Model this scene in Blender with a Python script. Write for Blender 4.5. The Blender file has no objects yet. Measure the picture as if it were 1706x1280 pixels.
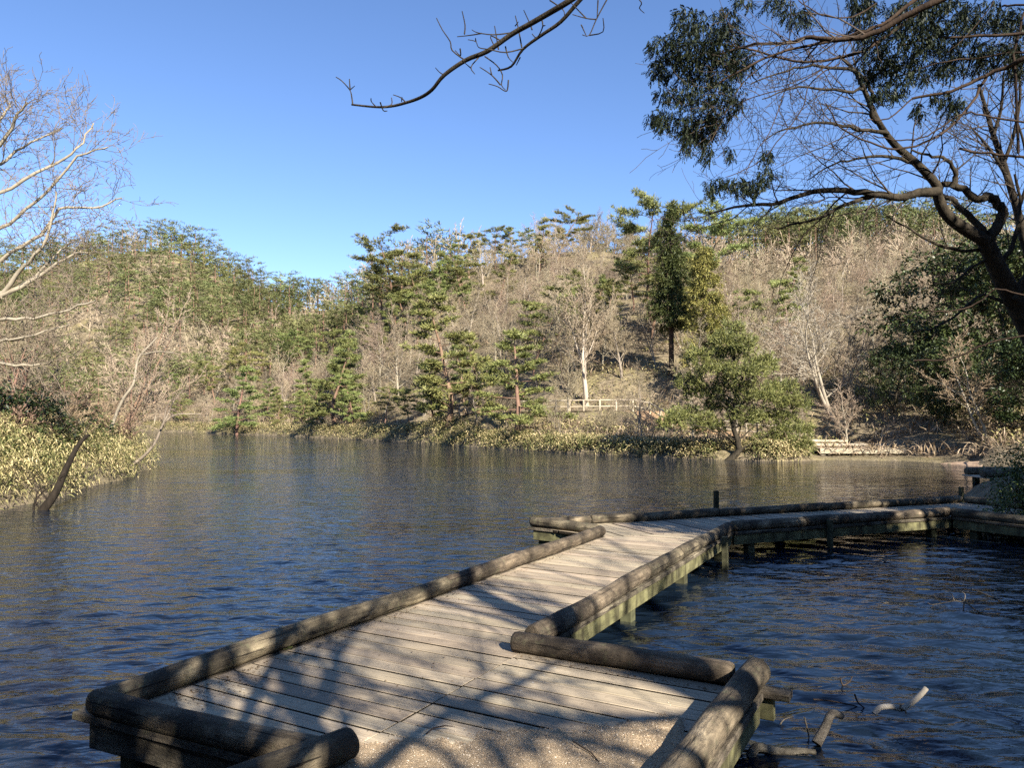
import bpy, math, random
import numpy as np
from mathutils import Vector, Matrix

random.seed(7)
RNG = np.random.default_rng(11)
SC = bpy.context.scene
COL = SC.collection
R = math.radians

# ------------------------------------------------------------------ camera, sky, sun, exposure
F_PX, HOR, CAM_Z = 1270.0, 695.0, 2.0           # focal length in photo pixels, horizon row, eye height over the water
PITCH = math.atan((HOR - 640.0) / F_PX)
cd = bpy.data.cameras.new('camera')
cd.sensor_width = 36.0
cd.lens = 36.0 * F_PX / 1706.0
cd.clip_start, cd.clip_end = 0.05, 3000.0
cam = bpy.data.objects.new('camera', cd)
COL.objects.link(cam)
cam.location = (0, 0, CAM_Z)
cam.rotation_euler = (math.pi / 2 + PITCH, 0, 0)
SC.camera = cam

SUN_EL, SUN_ROT = R(31), R(151)                   # sun behind and to the right of the viewer
to_sun = Vector((math.sin(SUN_ROT) * math.cos(SUN_EL), math.cos(SUN_ROT) * math.cos(SUN_EL), math.sin(SUN_EL)))
world = bpy.data.worlds.new('World')
SC.world = world
world.use_nodes = True
wn = world.node_tree.nodes
sky = wn.new('ShaderNodeTexSky')
sky.sky_type = 'NISHITA'
sky.sun_disc = False
sky.sun_elevation = SUN_EL
sky.sun_rotation = SUN_ROT
sky.altitude = 1500
sky.air_density = 1.0
sky.dust_density = 0.0
sky.ozone_density = 2.5
wn['Background'].inputs['Strength'].default_value = 0.082
hsv = wn.new('ShaderNodeHueSaturation')
hsv.inputs['Saturation'].default_value = 1.1
world.node_tree.links.new(sky.outputs['Color'], hsv.inputs['Color'])
wbal = wn.new('ShaderNodeMix')
wbal.data_type, wbal.blend_type = 'RGBA', 'MULTIPLY'
wbal.inputs[0].default_value = 1.0
wbal.inputs[7].default_value = (1.04, 0.975, 1.05, 1)
world.node_tree.links.new(hsv.outputs['Color'], wbal.inputs[6])
world.node_tree.links.new(wbal.outputs[2], wn['Background'].inputs['Color'])
sd_ = bpy.data.lights.new('sun', 'SUN')
sd_.energy = 5.0
sd_.angle = R(0.53)
sd_.color = (1.0, 0.93, 0.82)
sun = bpy.data.objects.new('sun', sd_)
COL.objects.link(sun)
sun.rotation_euler = to_sun.to_track_quat('Z', 'Y').to_euler()
sun.location = (20, -40, 60)
vs = SC.view_settings
vs.view_transform = 'Standard'
vs.look = 'None'
vs.exposure = 1.42
vs.gamma = 1.0
vs.use_curve_mapping = False
SC.render.engine = 'CYCLES'
SC.cycles.max_bounces = 6
SC.cycles.diffuse_bounces = 2
SC.cycles.glossy_bounces = 3
SC.cycles.use_denoising = False
SC.cycles.denoiser = 'OPENIMAGEDENOISE'
SC.cycles.denoising_input_passes = 'RGB_ALBEDO_NORMAL'
SC.render.filter_size = 1.15
SC.cycles.caustics_reflective = False
SC.cycles.caustics_refractive = False
SC.cycles.sample_clamp_indirect = 4.0

# ------------------------------------------------------------------ photo pixel -> place
cp, sp_ = math.cos(PITCH), math.sin(PITCH)
def ray(px, py):
    xc, yc = (px - 853.0) / F_PX, -(py - 640.0) / F_PX
    return Vector((xc, cp - yc * sp_, sp_ + yc * cp))
def at_z(px, py, z):
    d = ray(px, py)
    t = (z - CAM_Z) / d.z
    return Vector((d.x * t, d.y * t, z))
def at_y(px, py, Y):
    d = ray(px, py)
    t = Y / d.y
    return Vector((d.x * t, Y, CAM_Z + d.z * t))

# ------------------------------------------------------------------ mesh helpers
def mesh_np(name, V, faces, mat=None, smooth=False):
    """V (n,3); faces: list of (m,k) index arrays"""
    me = bpy.data.meshes.new(name)
    V = np.asarray(V, dtype=np.float32)
    faces = [np.asarray(f, dtype=np.int32) for f in faces if len(f)]
    me.vertices.add(len(V))
    me.vertices.foreach_set('co', V.ravel())
    tot = sum(f.size for f in faces)
    npoly = sum(len(f) for f in faces)
    me.loops.add(tot)
    me.loops.foreach_set('vertex_index', np.concatenate([f.ravel() for f in faces]))
    me.polygons.add(npoly)
    sizes = np.concatenate([np.full(len(f), f.shape[1], dtype=np.int32) for f in faces])
    starts = np.concatenate([[0], np.cumsum(sizes)[:-1]]).astype(np.int32)
    me.polygons.foreach_set('loop_start', starts)
    me.polygons.foreach_set('use_smooth', np.full(npoly, bool(smooth)))
    me.update(calc_edges=True)
    if mat:
        me.materials.append(mat)
    return me
def obj(name, me, parent=None, loc=None):
    o = bpy.data.objects.new(name, me)
    COL.objects.link(o)
    if parent is not None:
        o.parent = parent
    if loc is not None:
        o.location = loc
    return o
def tag(o, label=None, cat=None, group=None, kind=None):
    if label: o['label'] = label
    if cat: o['category'] = cat
    if group: o['group'] = group
    if kind: o['kind'] = kind
    return o
def thing(name, label, cat, loc=(0, 0, 0), group=None):
    o = bpy.data.objects.new(name, None)
    o.empty_display_size = 0.2
    COL.objects.link(o)
    o.location = loc
    return tag(o, label, cat, group)

class Tubes:
    """collects tapered tubes, grouped by point count and side count, builds them at once"""
    def __init__(self):
        self.g = {}
    def add(self, pts, radii, sides):
        self.g.setdefault((len(pts), sides), []).append((pts, radii))
    def arrays(self):
        Vs, Fs, off = [], [], 0
        for (k, s), items in self.g.items():
            P = np.array([[tuple(p) for p in it[0]] for it in items], dtype=np.float64)
            Rr = np.array([it[1] for it in items], dtype=np.float64)
            N = len(items)
            T = np.empty_like(P)
            T[:, 1:-1] = P[:, 2:] - P[:, :-2]
            T[:, 0] = P[:, 1] - P[:, 0]
            T[:, -1] = P[:, -1] - P[:, -2]
            T /= np.linalg.norm(T, axis=2, keepdims=True) + 1e-9
            ov = P[:, -1] - P[:, 0]
            ov /= np.linalg.norm(ov, axis=1, keepdims=True) + 1e-9
            ref = np.where(np.abs(ov[:, 2:3]) < 0.8, np.array([[0, 0, 1.0]]), np.array([[1.0, 0, 0]]))
            U = np.cross(T, ref[:, None, :])
            U /= np.linalg.norm(U, axis=2, keepdims=True) + 1e-9
            W = np.cross(T, U)
            a = np.arange(s) * (2 * np.pi / s)
            V = (P[:, :, None, :] + Rr[:, :, None, None] * (np.cos(a)[None, None, :, None] * U[:, :, None, :] + np.sin(a)[None, None, :, None] * W[:, :, None, :]))
            Vs.append(V.reshape(-1, 3))
            n_, k_, s_ = np.meshgrid(np.arange(N), np.arange(k - 1), np.arange(s), indexing='ij')
            b = n_ * k * s + k_ * s
            q = np.stack([b + s_, b + (s_ + 1) % s, b + s + (s_ + 1) % s, b + s + s_], axis=-1).reshape(-1, 4)
            Fs.append(q + off)
            off += N * k * s
        if not Vs:
            return np.zeros((0, 3)), np.zeros((0, 4), dtype=int)
        return np.concatenate(Vs), np.concatenate(Fs)
    def mesh(self, name, mat, smooth=True):
        V, Fq = self.arrays()
        return mesh_np(name, V, [Fq], mat, smooth)

def unit(v):
    return v / (np.linalg.norm(v, axis=-1, keepdims=True) + 1e-9)
def leaf_arrays(C, D, L, W, droop=0.3, twist=1.0, rng=RNG):
    """kite-shaped leaves: base C, direction D, length L, width W"""
    n = len(C)
    D = unit(D)
    side = unit(np.cross(D, np.array([0, 0, 1.0])) + rng.normal(0, 0.35 * twist, (n, 3)))
    side = unit(side - D * np.sum(side * D, axis=1, keepdims=True))
    L = np.broadcast_to(np.asarray(L, float), (n,))[:, None]
    W = np.broadcast_to(np.asarray(W, float), (n,))[:, None]
    mid = C + D * L * 0.45
    tip = C + D * L + np.array([0, 0, -1.0]) * L * droop
    V = np.stack([C, mid + side * W / 2, tip, mid - side * W / 2], axis=1).reshape(-1, 3)
    F = (np.arange(n) * 4)[:, None] + np.arange(4)[None]
    return V, F
def join(parts):
    Vs, Fs, off = [], {}, 0
    for V, F in parts:
        Vs.append(V)
        Fs.setdefault(F.shape[1], []).append(F + off)
        off += len(V)
    return np.concatenate(Vs), [np.concatenate(f) for f in Fs.values()]

# ------------------------------------------------------------------ materials
class NT:
    def __init__(self, name):
        self.m = bpy.data.materials.new(name)
        self.m.use_nodes = True
        self.t = self.m.node_tree
        self.b = self.t.nodes['Principled BSDF']
        self.tc = None
    def n(self, typ, **kw):
        nd = self.t.nodes.new(typ)
        for k, v in kw.items():
            setattr(nd, k, v)
        return nd
    def l(self, a, b):
        self.t.links.new(a, b)
    def coord(self, scale=(1, 1, 1), which='Object', rot=(0, 0, 0)):
        if self.tc is None:
            self.tc = self.n('ShaderNodeTexCoord')
        mp = self.n('ShaderNodeMapping')
        mp.inputs['Scale'].default_value = scale
        mp.inputs['Rotation'].default_value = rot
        self.l(self.tc.outputs[which], mp.inputs['Vector'])
        return mp.outputs['Vector']
    def noise(self, vec, scale, detail=4, rough=0.55, dist=0.0):
        nd = self.n('ShaderNodeTexNoise')
        nd.inputs['Scale'].default_value = scale
        nd.inputs['Detail'].default_value = detail
        nd.inputs['Roughness'].default_value = rough
        nd.inputs['Distortion'].default_value = dist
        self.l(vec, nd.inputs['Vector'])
        return nd.outputs['Fac']
    def ramp(self, fac, stops):
        nd = self.n('ShaderNodeValToRGB')
        e = nd.color_ramp.elements
        while len(e) < len(stops):
            e.new(0.5)
        for i, (p, c) in enumerate(stops):
            e[i].position = p
            e[i].color = (*c, 1)
        self.l(fac, nd.inputs['Fac'])
        return nd.outputs['Color']
    def mix(self, fac, a, b, mode='MIX'):
        nd = self.n('ShaderNodeMix', data_type='RGBA', blend_type=mode)
        for s, v in ((0, fac), (6, a), (7, b)):
            if isinstance(v, (int, float)):
                nd.inputs[s].default_value = v
            elif isinstance(v, tuple):
                nd.inputs[s].default_value = (*v, 1)
            else:
                self.l(v, nd.inputs[s])
        return nd.outputs[2]
    def tint(self, col, lo=0.75, hi=1.25, hue=0.02, src=None):
        """per-object brightness and hue spread"""
        if src is None:
            src = self.n('ShaderNodeObjectInfo').outputs['Random']
        mr = self.n('ShaderNodeMapRange')
        mr.inputs['To Min'].default_value, mr.inputs['To Max'].default_value = lo, hi
        self.l(src, mr.inputs['Value'])
        mh = self.n('ShaderNodeMapRange')
        mh.inputs['To Min'].default_value, mh.inputs['To Max'].default_value = 0.5 - hue, 0.5 + hue
        ml = self.n('ShaderNodeMath', operation='MULTIPLY')
        ml.inputs[1].default_value = 7.31
        self.l(src, ml.inputs[0])
        fr = self.n('ShaderNodeMath', operation='FRACT')
        self.l(ml.outputs[0], fr.inputs[0])
        self.l(fr.outputs[0], mh.inputs['Value'])
        hs = self.n('ShaderNodeHueSaturation')
        self.l(mr.outputs[0], hs.inputs['Value'])
        self.l(mh.outputs[0], hs.inputs['Hue'])
        self.l(col, hs.inputs['Color'])
        return hs.outputs['Color']
    def attr(self, name):
        nd = self.n('ShaderNodeAttribute')
        nd.attribute_name = name
        return nd.outputs['Fac']
    def bump(self, fac, strength, distance):
        nd = self.n('ShaderNodeBump')
        nd.inputs['Strength'].default_value = strength
        nd.inputs['Distance'].default_value = distance
        self.l(fac, nd.inputs['Height'])
        self.l(nd.outputs['Normal'], self.b.inputs['Normal'])
        return nd
    def out(self, col, rough=0.8, spec=0.3):
        self.l(col, self.b.inputs['Base Color'])
        self.b.inputs['Roughness'].default_value = rough
        self.b.inputs['Specular IOR Level'].default_value = spec
        return self.m

def bark(name, c1, c2, scale=6.0, lo=0.75, hi=1.25, hue=0.015, bump=0.0):
    t = NT(name)
    f = t.noise(t.coord((1, 1, 0.35)), scale, 5, 0.65)
    c = t.tint(t.ramp(f, [(0.3, c1), (0.7, c2)]), lo, hi, hue)
    if bump:
        t.bump(t.noise(t.coord((1, 1, 0.2)), scale * 4, 4, 0.7), 0.8, bump)
    return t.out(c, 0.9, 0.15)
def foliage(name, dark, light, scale=1.5, lo=0.8, hi=1.2, hue=0.02, island=True, rough=0.55, spec=0.3, extra=None):
    t = NT(name)
    f = t.noise(t.coord(), scale, 3, 0.6)
    if island:
        g = t.n('ShaderNodeNewGeometry').outputs['Random Per Island']
        a = t.n('ShaderNodeMath', operation='MULTIPLY_ADD')
        t.l(g, a.inputs[0]); a.inputs[1].default_value = 0.5
        t.l(f, a.inputs[2])
        s = t.n('ShaderNodeMath', operation='SUBTRACT')
        t.l(a.outputs[0], s.inputs[0]); s.inputs[1].default_value = 0.25
        f = s.outputs[0]
    stops = [(0.25, dark), (0.7, light)] if extra is None else [(0.2, dark), (0.5, light), (0.8, extra)]
    c = t.tint(t.ramp(f, stops), lo, hi, hue)
    return t.out(c, rough, spec)

def mat_plank():
    t = NT('weathered_plank')
    v = t.coord((0.6, 14, 6))
    grain = t.noise(v, 3.0, 6, 0.65, 0.4)
    blot = t.noise(t.coord((1, 1, 1)), 2.2, 4, 0.6)
    c = t.ramp(grain, [(0.3, (0.23, 0.182, 0.122)), (0.52, (0.42, 0.342, 0.238)), (0.75, (0.55, 0.46, 0.325))])
    c = t.mix(t.ramp(blot, [(0.35, (0, 0, 0)), (0.7, (0.55, 0.55, 0.55))]), c, (0.40, 0.315, 0.215))
    fleck = t.noise(t.coord((1.0, 1.6, 1)), 9.0, 3, 0.5)
    c = t.mix(t.ramp(fleck, [(0.715, (0, 0, 0)), (0.75, (0.7, 0.7, 0.7))]), c, (0.7, 0.69, 0.65))
    dirt = t.noise(t.coord((1, 1, 1)), 26.0, 3, 0.7)
    c = t.mix(t.ramp(dirt, [(0.62, (0, 0, 0)), (0.75, (0.5, 0.5, 0.5))]), c, (0.13, 0.10, 0.07))
    c = t.tint(c, 0.76, 1.14, 0.008)
    t.bump(grain, 0.7, 0.006)
    return t.out(c, 0.85, 0.2)
def mat_log(name, a, b, cc, green):
    t = NT(name)
    v = t.coord((0.9, 7, 7))
    g = t.noise(v, 3.0, 6, 0.7, 0.5)
    p = t.noise(t.coord((1.2, 1.5, 1.5)), 3.5, 5, 0.65)
    c = t.ramp(g, [(0.3, a), (0.55, b), (0.78, cc)])
    c = t.mix(t.ramp(p, [(0.42, (0, 0, 0)), (0.62, (0.85, 0.85, 0.85))]), c, (0.055, 0.045, 0.033))
    l2 = t.noise(t.coord((2, 2, 2)), 6.0, 4, 0.7)
    c = t.mix(t.ramp(l2, [(0.56, (0, 0, 0)), (0.7, (green, green, green))]), c, (0.20, 0.21, 0.11))
    ck = t.noise(t.coord((0.35, 9, 9)), 4.2, 3, 0.5, 0.6)
    c = t.mix(t.ramp(ck, [(0.645, (0, 0, 0)), (0.675, (0.9, 0.9, 0.9))]), c, (0.018, 0.014, 0.010))
    big_ = t.noise(t.coord((0.8, 1, 1)), 1.7, 3, 0.6)
    c = t.mix(t.ramp(big_, [(0.4, (0.5, 0.5, 0.5)), (0.6, (1, 1, 1))]), (0, 0, 0), c)
    rough_ = t.noise(t.coord((2.2, 5, 5)), 9.0, 5, 0.75)
    sm = t.n('ShaderNodeMath', operation='MULTIPLY_ADD')
    t.l(rough_, sm.inputs[0]); sm.inputs[1].default_value = 0.8; t.l(g, sm.inputs[2])
    t.bump(sm.outputs[0], 1.0, 0.02)
    return t.out(t.tint(c, 0.8, 1.2, 0.008), 0.85, 0.25)
def mat_joist():
    t = NT('algae_timber')
    g = t.noise(t.coord((0.8, 6, 3)), 4.0, 5, 0.65)
    c = t.ramp(g, [(0.3, (0.075, 0.07, 0.036)), (0.55, (0.19, 0.18, 0.085)), (0.8, (0.26, 0.235, 0.15))])
    d = t.noise(t.coord((2.5, 2, 0.7)), 3.0, 4, 0.6)
    c = t.mix(t.ramp(d, [(0.42, (0, 0, 0)), (0.62, (0.9, 0.9, 0.9))]), c, (0.05, 0.045, 0.025))
    t.bump(g, 0.5, 0.005)
    return t.out(c, 0.8, 0.25)
def mat_sand():
    t = NT('coarse_sand')
    f1 = t.noise(t.coord(which='Object'), 95, 5, 0.85)
    f2 = t.noise(t.coord(which='Object'), 6, 4, 0.6)
    c = t.ramp(f1, [(0.3, (0.20, 0.13, 0.075)), (0.5, (0.50, 0.37, 0.225)), (0.7, (0.70, 0.57, 0.40))])
    c = t.mix(t.ramp(f2, [(0.4, (0, 0, 0)), (0.7, (0.5, 0.5, 0.5))]), c, (0.33, 0.24, 0.15))
    t.bump(f1, 1.0, 0.012)
    return t.out(c, 0.95, 0.1)
def mat_ground():
    t = NT('leaf_litter_ground')
    v = t.coord()
    f1 = t.noise(v, 0.22, 5, 0.65)
    f2 = t.noise(v, 3.0, 6, 0.75)
    c = t.ramp(f2, [(0.3, (0.085, 0.07, 0.045)), (0.5, (0.20, 0.16, 0.105)), (0.72, (0.33, 0.27, 0.18))])
    c = t.mix(t.ramp(f1, [(0.5, (0, 0, 0)), (0.65, (0.6, 0.6, 0.6))]), c, (0.27, 0.23, 0.10))
    t.bump(f2, 1.0, 0.15)
    return t.out(c, 0.95, 0.1)
def mat_soil(name, c1, c2):
    t = NT(name)
    f = t.noise(t.coord(), 5.0, 5, 0.7)
    t.bump(f, 0.7, 0.04)
    return t.out(t.ramp(f, [(0.3, c1), (0.7, c2)]), 0.95, 0.1)
def mat_water():
    t = NT('pond_water')
    b = t.b
    b.inputs['Base Color'].default_value = (0.006, 0.012, 0.022, 1)
    b.inputs['Roughness'].default_value = 0.04
    b.inputs['IOR'].default_value = 1.4
    f1 = t.noise(t.coord((0.55, 1.15, 1), rot=(0, 0, R(-14))), 5.0, 2, 0.5, 0.5)
    f2 = t.noise(t.coord((0.6, 1.2, 1), rot=(0, 0, R(18))), 13.0, 3, 0.6, 0.3)
    f3 = t.noise(t.coord((0.5, 1.1, 1), rot=(0, 0, R(-6))), 1.1, 2, 0.5, 0.3)
    a = t.n('ShaderNodeMath', operation='MULTIPLY_ADD')
    t.l(f2, a.inputs[0]); a.inputs[1].default_value = 0.16; t.l(f1, a.inputs[2])
    a2 = t.n('ShaderNodeMath', operation='MULTIPLY_ADD')
    t.l(f3, a2.inputs[0]); a2.inputs[1].default_value = 1.0; t.l(a.outputs[0], a2.inputs[2])
    gust = t.ramp(t.noise(t.coord((0.5, 1, 1)), 0.16, 3, 0.55, 0.4), [(0.34, (0.45, 0.45, 0.45)), (0.58, (1, 1, 1))])
    gm = t.n('ShaderNodeMath', operation='MULTIPLY')
    t.l(a2.outputs[0], gm.inputs[0]); t.l(gust, gm.inputs[1])
    t.bump(gm.outputs[0], 1.0, 0.042)
    return t.m

M = {}
M['plank'] = mat_plank()
M['log'] = mat_log('weathered_log', (0.085, 0.066, 0.043), (0.26, 0.205, 0.134), (0.47, 0.385, 0.255), 0.4)
M['joist'] = mat_joist()
M['grime_and_shade'] = mat_soil('joint_grime_and_shade', (0.02, 0.016, 0.011), (0.045, 0.036, 0.025))
M['snag'] = bark('snag_bark', (0.012, 0.01, 0.007), (0.035, 0.028, 0.02), 12, 0.9, 1.1, 0.01, 0.02)
M['sill'] = mat_log('weathered_sill', (0.09, 0.075, 0.055), (0.24, 0.20, 0.14), (0.38, 0.32, 0.23), 0.5)
M['wetpost'] = bark('wet_post', (0.03, 0.03, 0.018), (0.11, 0.11, 0.06), 8)
M['sand'] = mat_sand()
M['ground'] = mat_ground()
M['path'] = mat_soil('orange_path_soil', (0.33, 0.20, 0.105), (0.55, 0.37, 0.22))
M['beach'] = mat_soil('sandy_beach', (0.30, 0.20, 0.13), (0.52, 0.38, 0.26))
M['water'] = mat_water()
M['fence'] = bark('fence_wood', (0.36, 0.30, 0.21), (0.54, 0.465, 0.345), 5, 0.85, 1.1, 0.01)
M['bark_grey'] = bark('bark_grey', (0.21, 0.175, 0.13), (0.38, 0.33, 0.25), 5, 0.8, 1.2)
M['twig'] = bark('twig_brown', (0.27, 0.21, 0.14), (0.44, 0.355, 0.245), 2, 0.62, 1.2, 0.02)
M['bark_ash'] = bark('bark_ash', (0.20, 0.165, 0.12), (0.36, 0.305, 0.23), 5, 0.9, 1.1)
M['antler'] = bark('bleached_wood', (0.30, 0.26, 0.20), (0.48, 0.43, 0.34), 20, 0.95, 1.05)
M['twig_ash'] = bark('twig_ash', (0.17, 0.135, 0.095), (0.30, 0.245, 0.175), 2, 0.9, 1.1)
M['bark_pale'] = bark('bark_pale', (0.31, 0.26, 0.19), (0.47, 0.41, 0.32), 5, 0.9, 1.1)
M['bark_dark'] = bark('bark_dark', (0.02, 0.016, 0.011), (0.066, 0.054, 0.037), 14, 0.9, 1.1, 0.01, 0.02)
M['twig_dark'] = bark('twig_dark', (0.045, 0.033, 0.026), (0.085, 0.065, 0.05), 5, 0.9, 1.1)
M['twig_red'] = bark('twig_reddish', (0.24, 0.16, 0.105), (0.38, 0.27, 0.185), 3, 0.8, 1.2)
M['bark_red'] = bark('bark_red_pine', (0.13, 0.08, 0.054), (0.27, 0.17, 0.115), 5, 0.85, 1.15)
M['bark_hinoki'] = bark('bark_hinoki', (0.026, 0.018, 0.012), (0.09, 0.063, 0.042), 9, 0.9, 1.1, 0.01, 0.01)
M['pine'] = foliage('pine_needles', (0.085, 0.105, 0.03), (0.26, 0.265, 0.085), 1.6, 0.8, 1.25, 0.03)
def far_mat(name, c1, c2, lo, hi, hue):
    t = NT(name)
    f = t.noise(t.coord(), 1.2, 3, 0.6)
    return t.out(t.tint(t.ramp(f, [(0.3, c1), (0.7, c2)]), lo, hi, hue, t.attr('tint')), 0.8, 0.15)
M['pine_far'] = far_mat('far_pine_needles', (0.085, 0.098, 0.038), (0.20, 0.205, 0.08), 0.6, 1.35, 0.025)
M['twig_far'] = far_mat('far_twigs', (0.25, 0.195, 0.13), (0.40, 0.325, 0.225), 0.6, 1.25, 0.015)
M['cedar'] = foliage('cedar_foliage', (0.034, 0.048, 0.015), (0.105, 0.115, 0.034), 1.4, 0.9, 1.1, 0.01)
M['cypress'] = foliage('cypress_foliage', (0.13, 0.135, 0.032), (0.33, 0.30, 0.08), 1.4, 0.9, 1.1, 0.01)
M['broad'] = foliage('evergreen_leaves', (0.019, 0.031, 0.011), (0.066, 0.084, 0.027), 1.4, 0.85, 1.15, 0.015, rough=0.4)
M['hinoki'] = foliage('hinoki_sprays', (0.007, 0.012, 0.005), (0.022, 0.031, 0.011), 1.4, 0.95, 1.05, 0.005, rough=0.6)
M['sasa'] = foliage('bamboo_grass_leaves', (0.065, 0.085, 0.024), (0.23, 0.205, 0.08), 1.1, 0.95, 1.05, 0.005, extra=(0.54, 0.43, 0.225))
M['brush'] = foliage('dry_brush', (0.15, 0.11, 0.07), (0.30, 0.225, 0.14), 0.35, 0.9, 1.1, 0.01, extra=(0.42, 0.33, 0.20))
M['sasa_far'] = foliage('hill_bamboo_grass', (0.14, 0.14, 0.045), (0.33, 0.29, 0.115), 0.3, 0.95, 1.05, 0.005, extra=(0.50, 0.41, 0.21))
M['driftwood'] = mat_log('driftwood_grey', (0.22, 0.185, 0.14), (0.40, 0.345, 0.265), (0.55, 0.48, 0.37), 0.0)
M['litter'] = foliage('leaf_litter_bits', (0.08, 0.045, 0.025), (0.26, 0.17, 0.09), 8, 0.9, 1.1, 0.01)

# ------------------------------------------------------------------ terrain
K = 1.133                                         # dock and near bank, metres per sketch unit
S = 0.93                                          # far shore, metres per sketch unit
LAKE_NEAR = [(0.9, 3.5), (1.9, 2.9), (4.6, 3.1), (6.0, 5.6), (7.1, 8.4), (7.75, 10.3), (8.5, 12.0), (9.1, 13.2)]
LAKE_FAR = [(10.6, 16.5), (12, 20.5), (14.5, 23), (16.5, 24.3), (19.5, 26.5), (21.8, 30.5), (20.6, 33), (19.3, 37.2), (16, 38.3), (13, 37), (10.5, 38.5), (8, 41), (5, 44), (1.8, 48.2),
    (-3, 55.5), (-7.7, 63.5), (-15, 73), (-23, 83), (-33, 94), (-45, 106), (-61, 119), (-78, 124), (-86, 116), (-66, 84), (-38, 52), (-21.5, 38), (-16.2, 34.2), (-14.9, 31.6), (-14.3, 28.5),
    (-13.3, 26.2), (-12.9, 23), (-12.0, 20.5), (-11.9, 17.5), (-11.6, 12), (-11, 6)]
LAKE_HOME = [(-8.5, 2.2), (-4.5, 1.6), (-2.4, 2.3), (-1.4, 2.9), (0.2, 3.1)]
LAKE = np.array([(x * K, y * K) for x, y in LAKE_NEAR] + [(x * S, y * S) for x, y in LAKE_FAR] + [(x * K, y * K) for x, y in LAKE_HOME], dtype=float)
def lake_sd(x, y):
    """distance to the shore, positive on land"""
    x = np.asarray(x, float).ravel(); y = np.asarray(y, float).ravel()
    best = np.full(x.shape, 1e9)
    inside = np.zeros(x.shape, bool)
    n = len(LAKE)
    for i in range(n):
        a, b = LAKE[i], LAKE[(i + 1) % n]
        d = b - a
        t = np.clip(((x - a[0]) * d[0] + (y - a[1]) * d[1]) / (d @ d), 0, 1)
        best = np.minimum(best, np.hypot(x - a[0] - t * d[0], y - a[1] - t * d[1]))
        cond = ((a[1] > y) != (b[1] > y))
        xi = a[0] + (y - a[1]) * d[0] / (d[1] if abs(d[1]) > 1e-9 else 1e-9)
        inside ^= cond & (x < xi)
    return np.where(inside, -best, best)
def sstep(t):
    t = np.clip(t, 0, 1)
    return t * t * (3 - 2 * t)
def vnoise(x, y, s):
    return (np.sin(x / s + 1.3 * np.sin(y / s * 0.9)) + np.sin(y / s * 1.1 + 1.7 + 1.1 * np.sin(x / s * 0.7 + 0.5)) + 0.6 * np.sin((x + y) / s * 1.9 + 0.7) + 0.5 * np.sin((x - 1.4 * y) / s * 2.3)) / 3.1
# ridge control: photo column, skyline row, ridge distance, tree height on the ridge
RIDGE = [(-2500, 420, 60, 8), (-800, 400, 120, 8), (0, 402, 190, 7), (130, 398, 190, 7), (210, 380, 190, 7), (280, 382, 188, 7), (350, 407, 180, 7), (430, 447, 170, 7), (540, 478, 150, 7), (600, 425, 120, 5),
         (660, 374, 108, 5), (740, 372, 105, 5), (850, 368, 98, 5), (940, 335, 95, 5.5), (1080, 318, 88, 7), (1150, 332, 92, 7), (1230, 358, 112, 7), (1300, 362, 150, 7), (1450, 345, 165, 8), (1530, 368, 155, 8),
         (1700, 400, 120, 8), (2200, 400, 90, 8), (4000, 430, 60, 8)]
RU = np.array([r[0] for r in RIDGE], float)
RZ = np.array([CAM_Z + (HOR - r[1]) / F_PX * r[2] - r[3] for r in RIDGE])
RDIST = np.array([r[2] for r in RIDGE], float)
SHU = np.array([-2500, 0, 200, 500, 700, 900, 1100, 1300, 1500, 1640, 1800, 4000], float)
SHD = S * np.array([20, 60, 119, 83, 63.5, 48, 41, 37, 37.4, 33, 28, 15], float)
def smooth_tab(U, T, width=55.0):
    uu = np.arange(-2600, 4100, 10.0)
    t = np.interp(uu, U, T)
    k = np.exp(-0.5 * (np.arange(-25, 26) * 10.0 / width) ** 2)
    t = np.convolve(np.pad(t, 25, mode='edge'), k / k.sum(), mode='valid')
    return uu, t
UU, RZ_S = smooth_tab(RU, RZ)
_, RW_S = smooth_tab(RU, np.maximum(RDIST - np.interp(RU, SHU, SHD), 30) * np.interp(RU, [0, 500, 900, 1100, 2000], [0.72, 0.68, 0.72, 0.9, 0.95]))
PATHPTS = [at_y(p[0], p[1], p[2] * S) for p in ((722, 714, 66.5), (740, 707, 66), (767, 696, 64.5), (810, 691, 62), (860, 688, 59.5), (970, 686.5, 57), (1078, 686, 55.5), (1116, 710, 51), (1235, 728, 47.5), (1330, 736, 45), (1420, 743, 43.5))]
PX_ = np.array([p.x / p.y for p in PATHPTS]); PY_ = np.array([p.y for p in PATHPTS])
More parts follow.
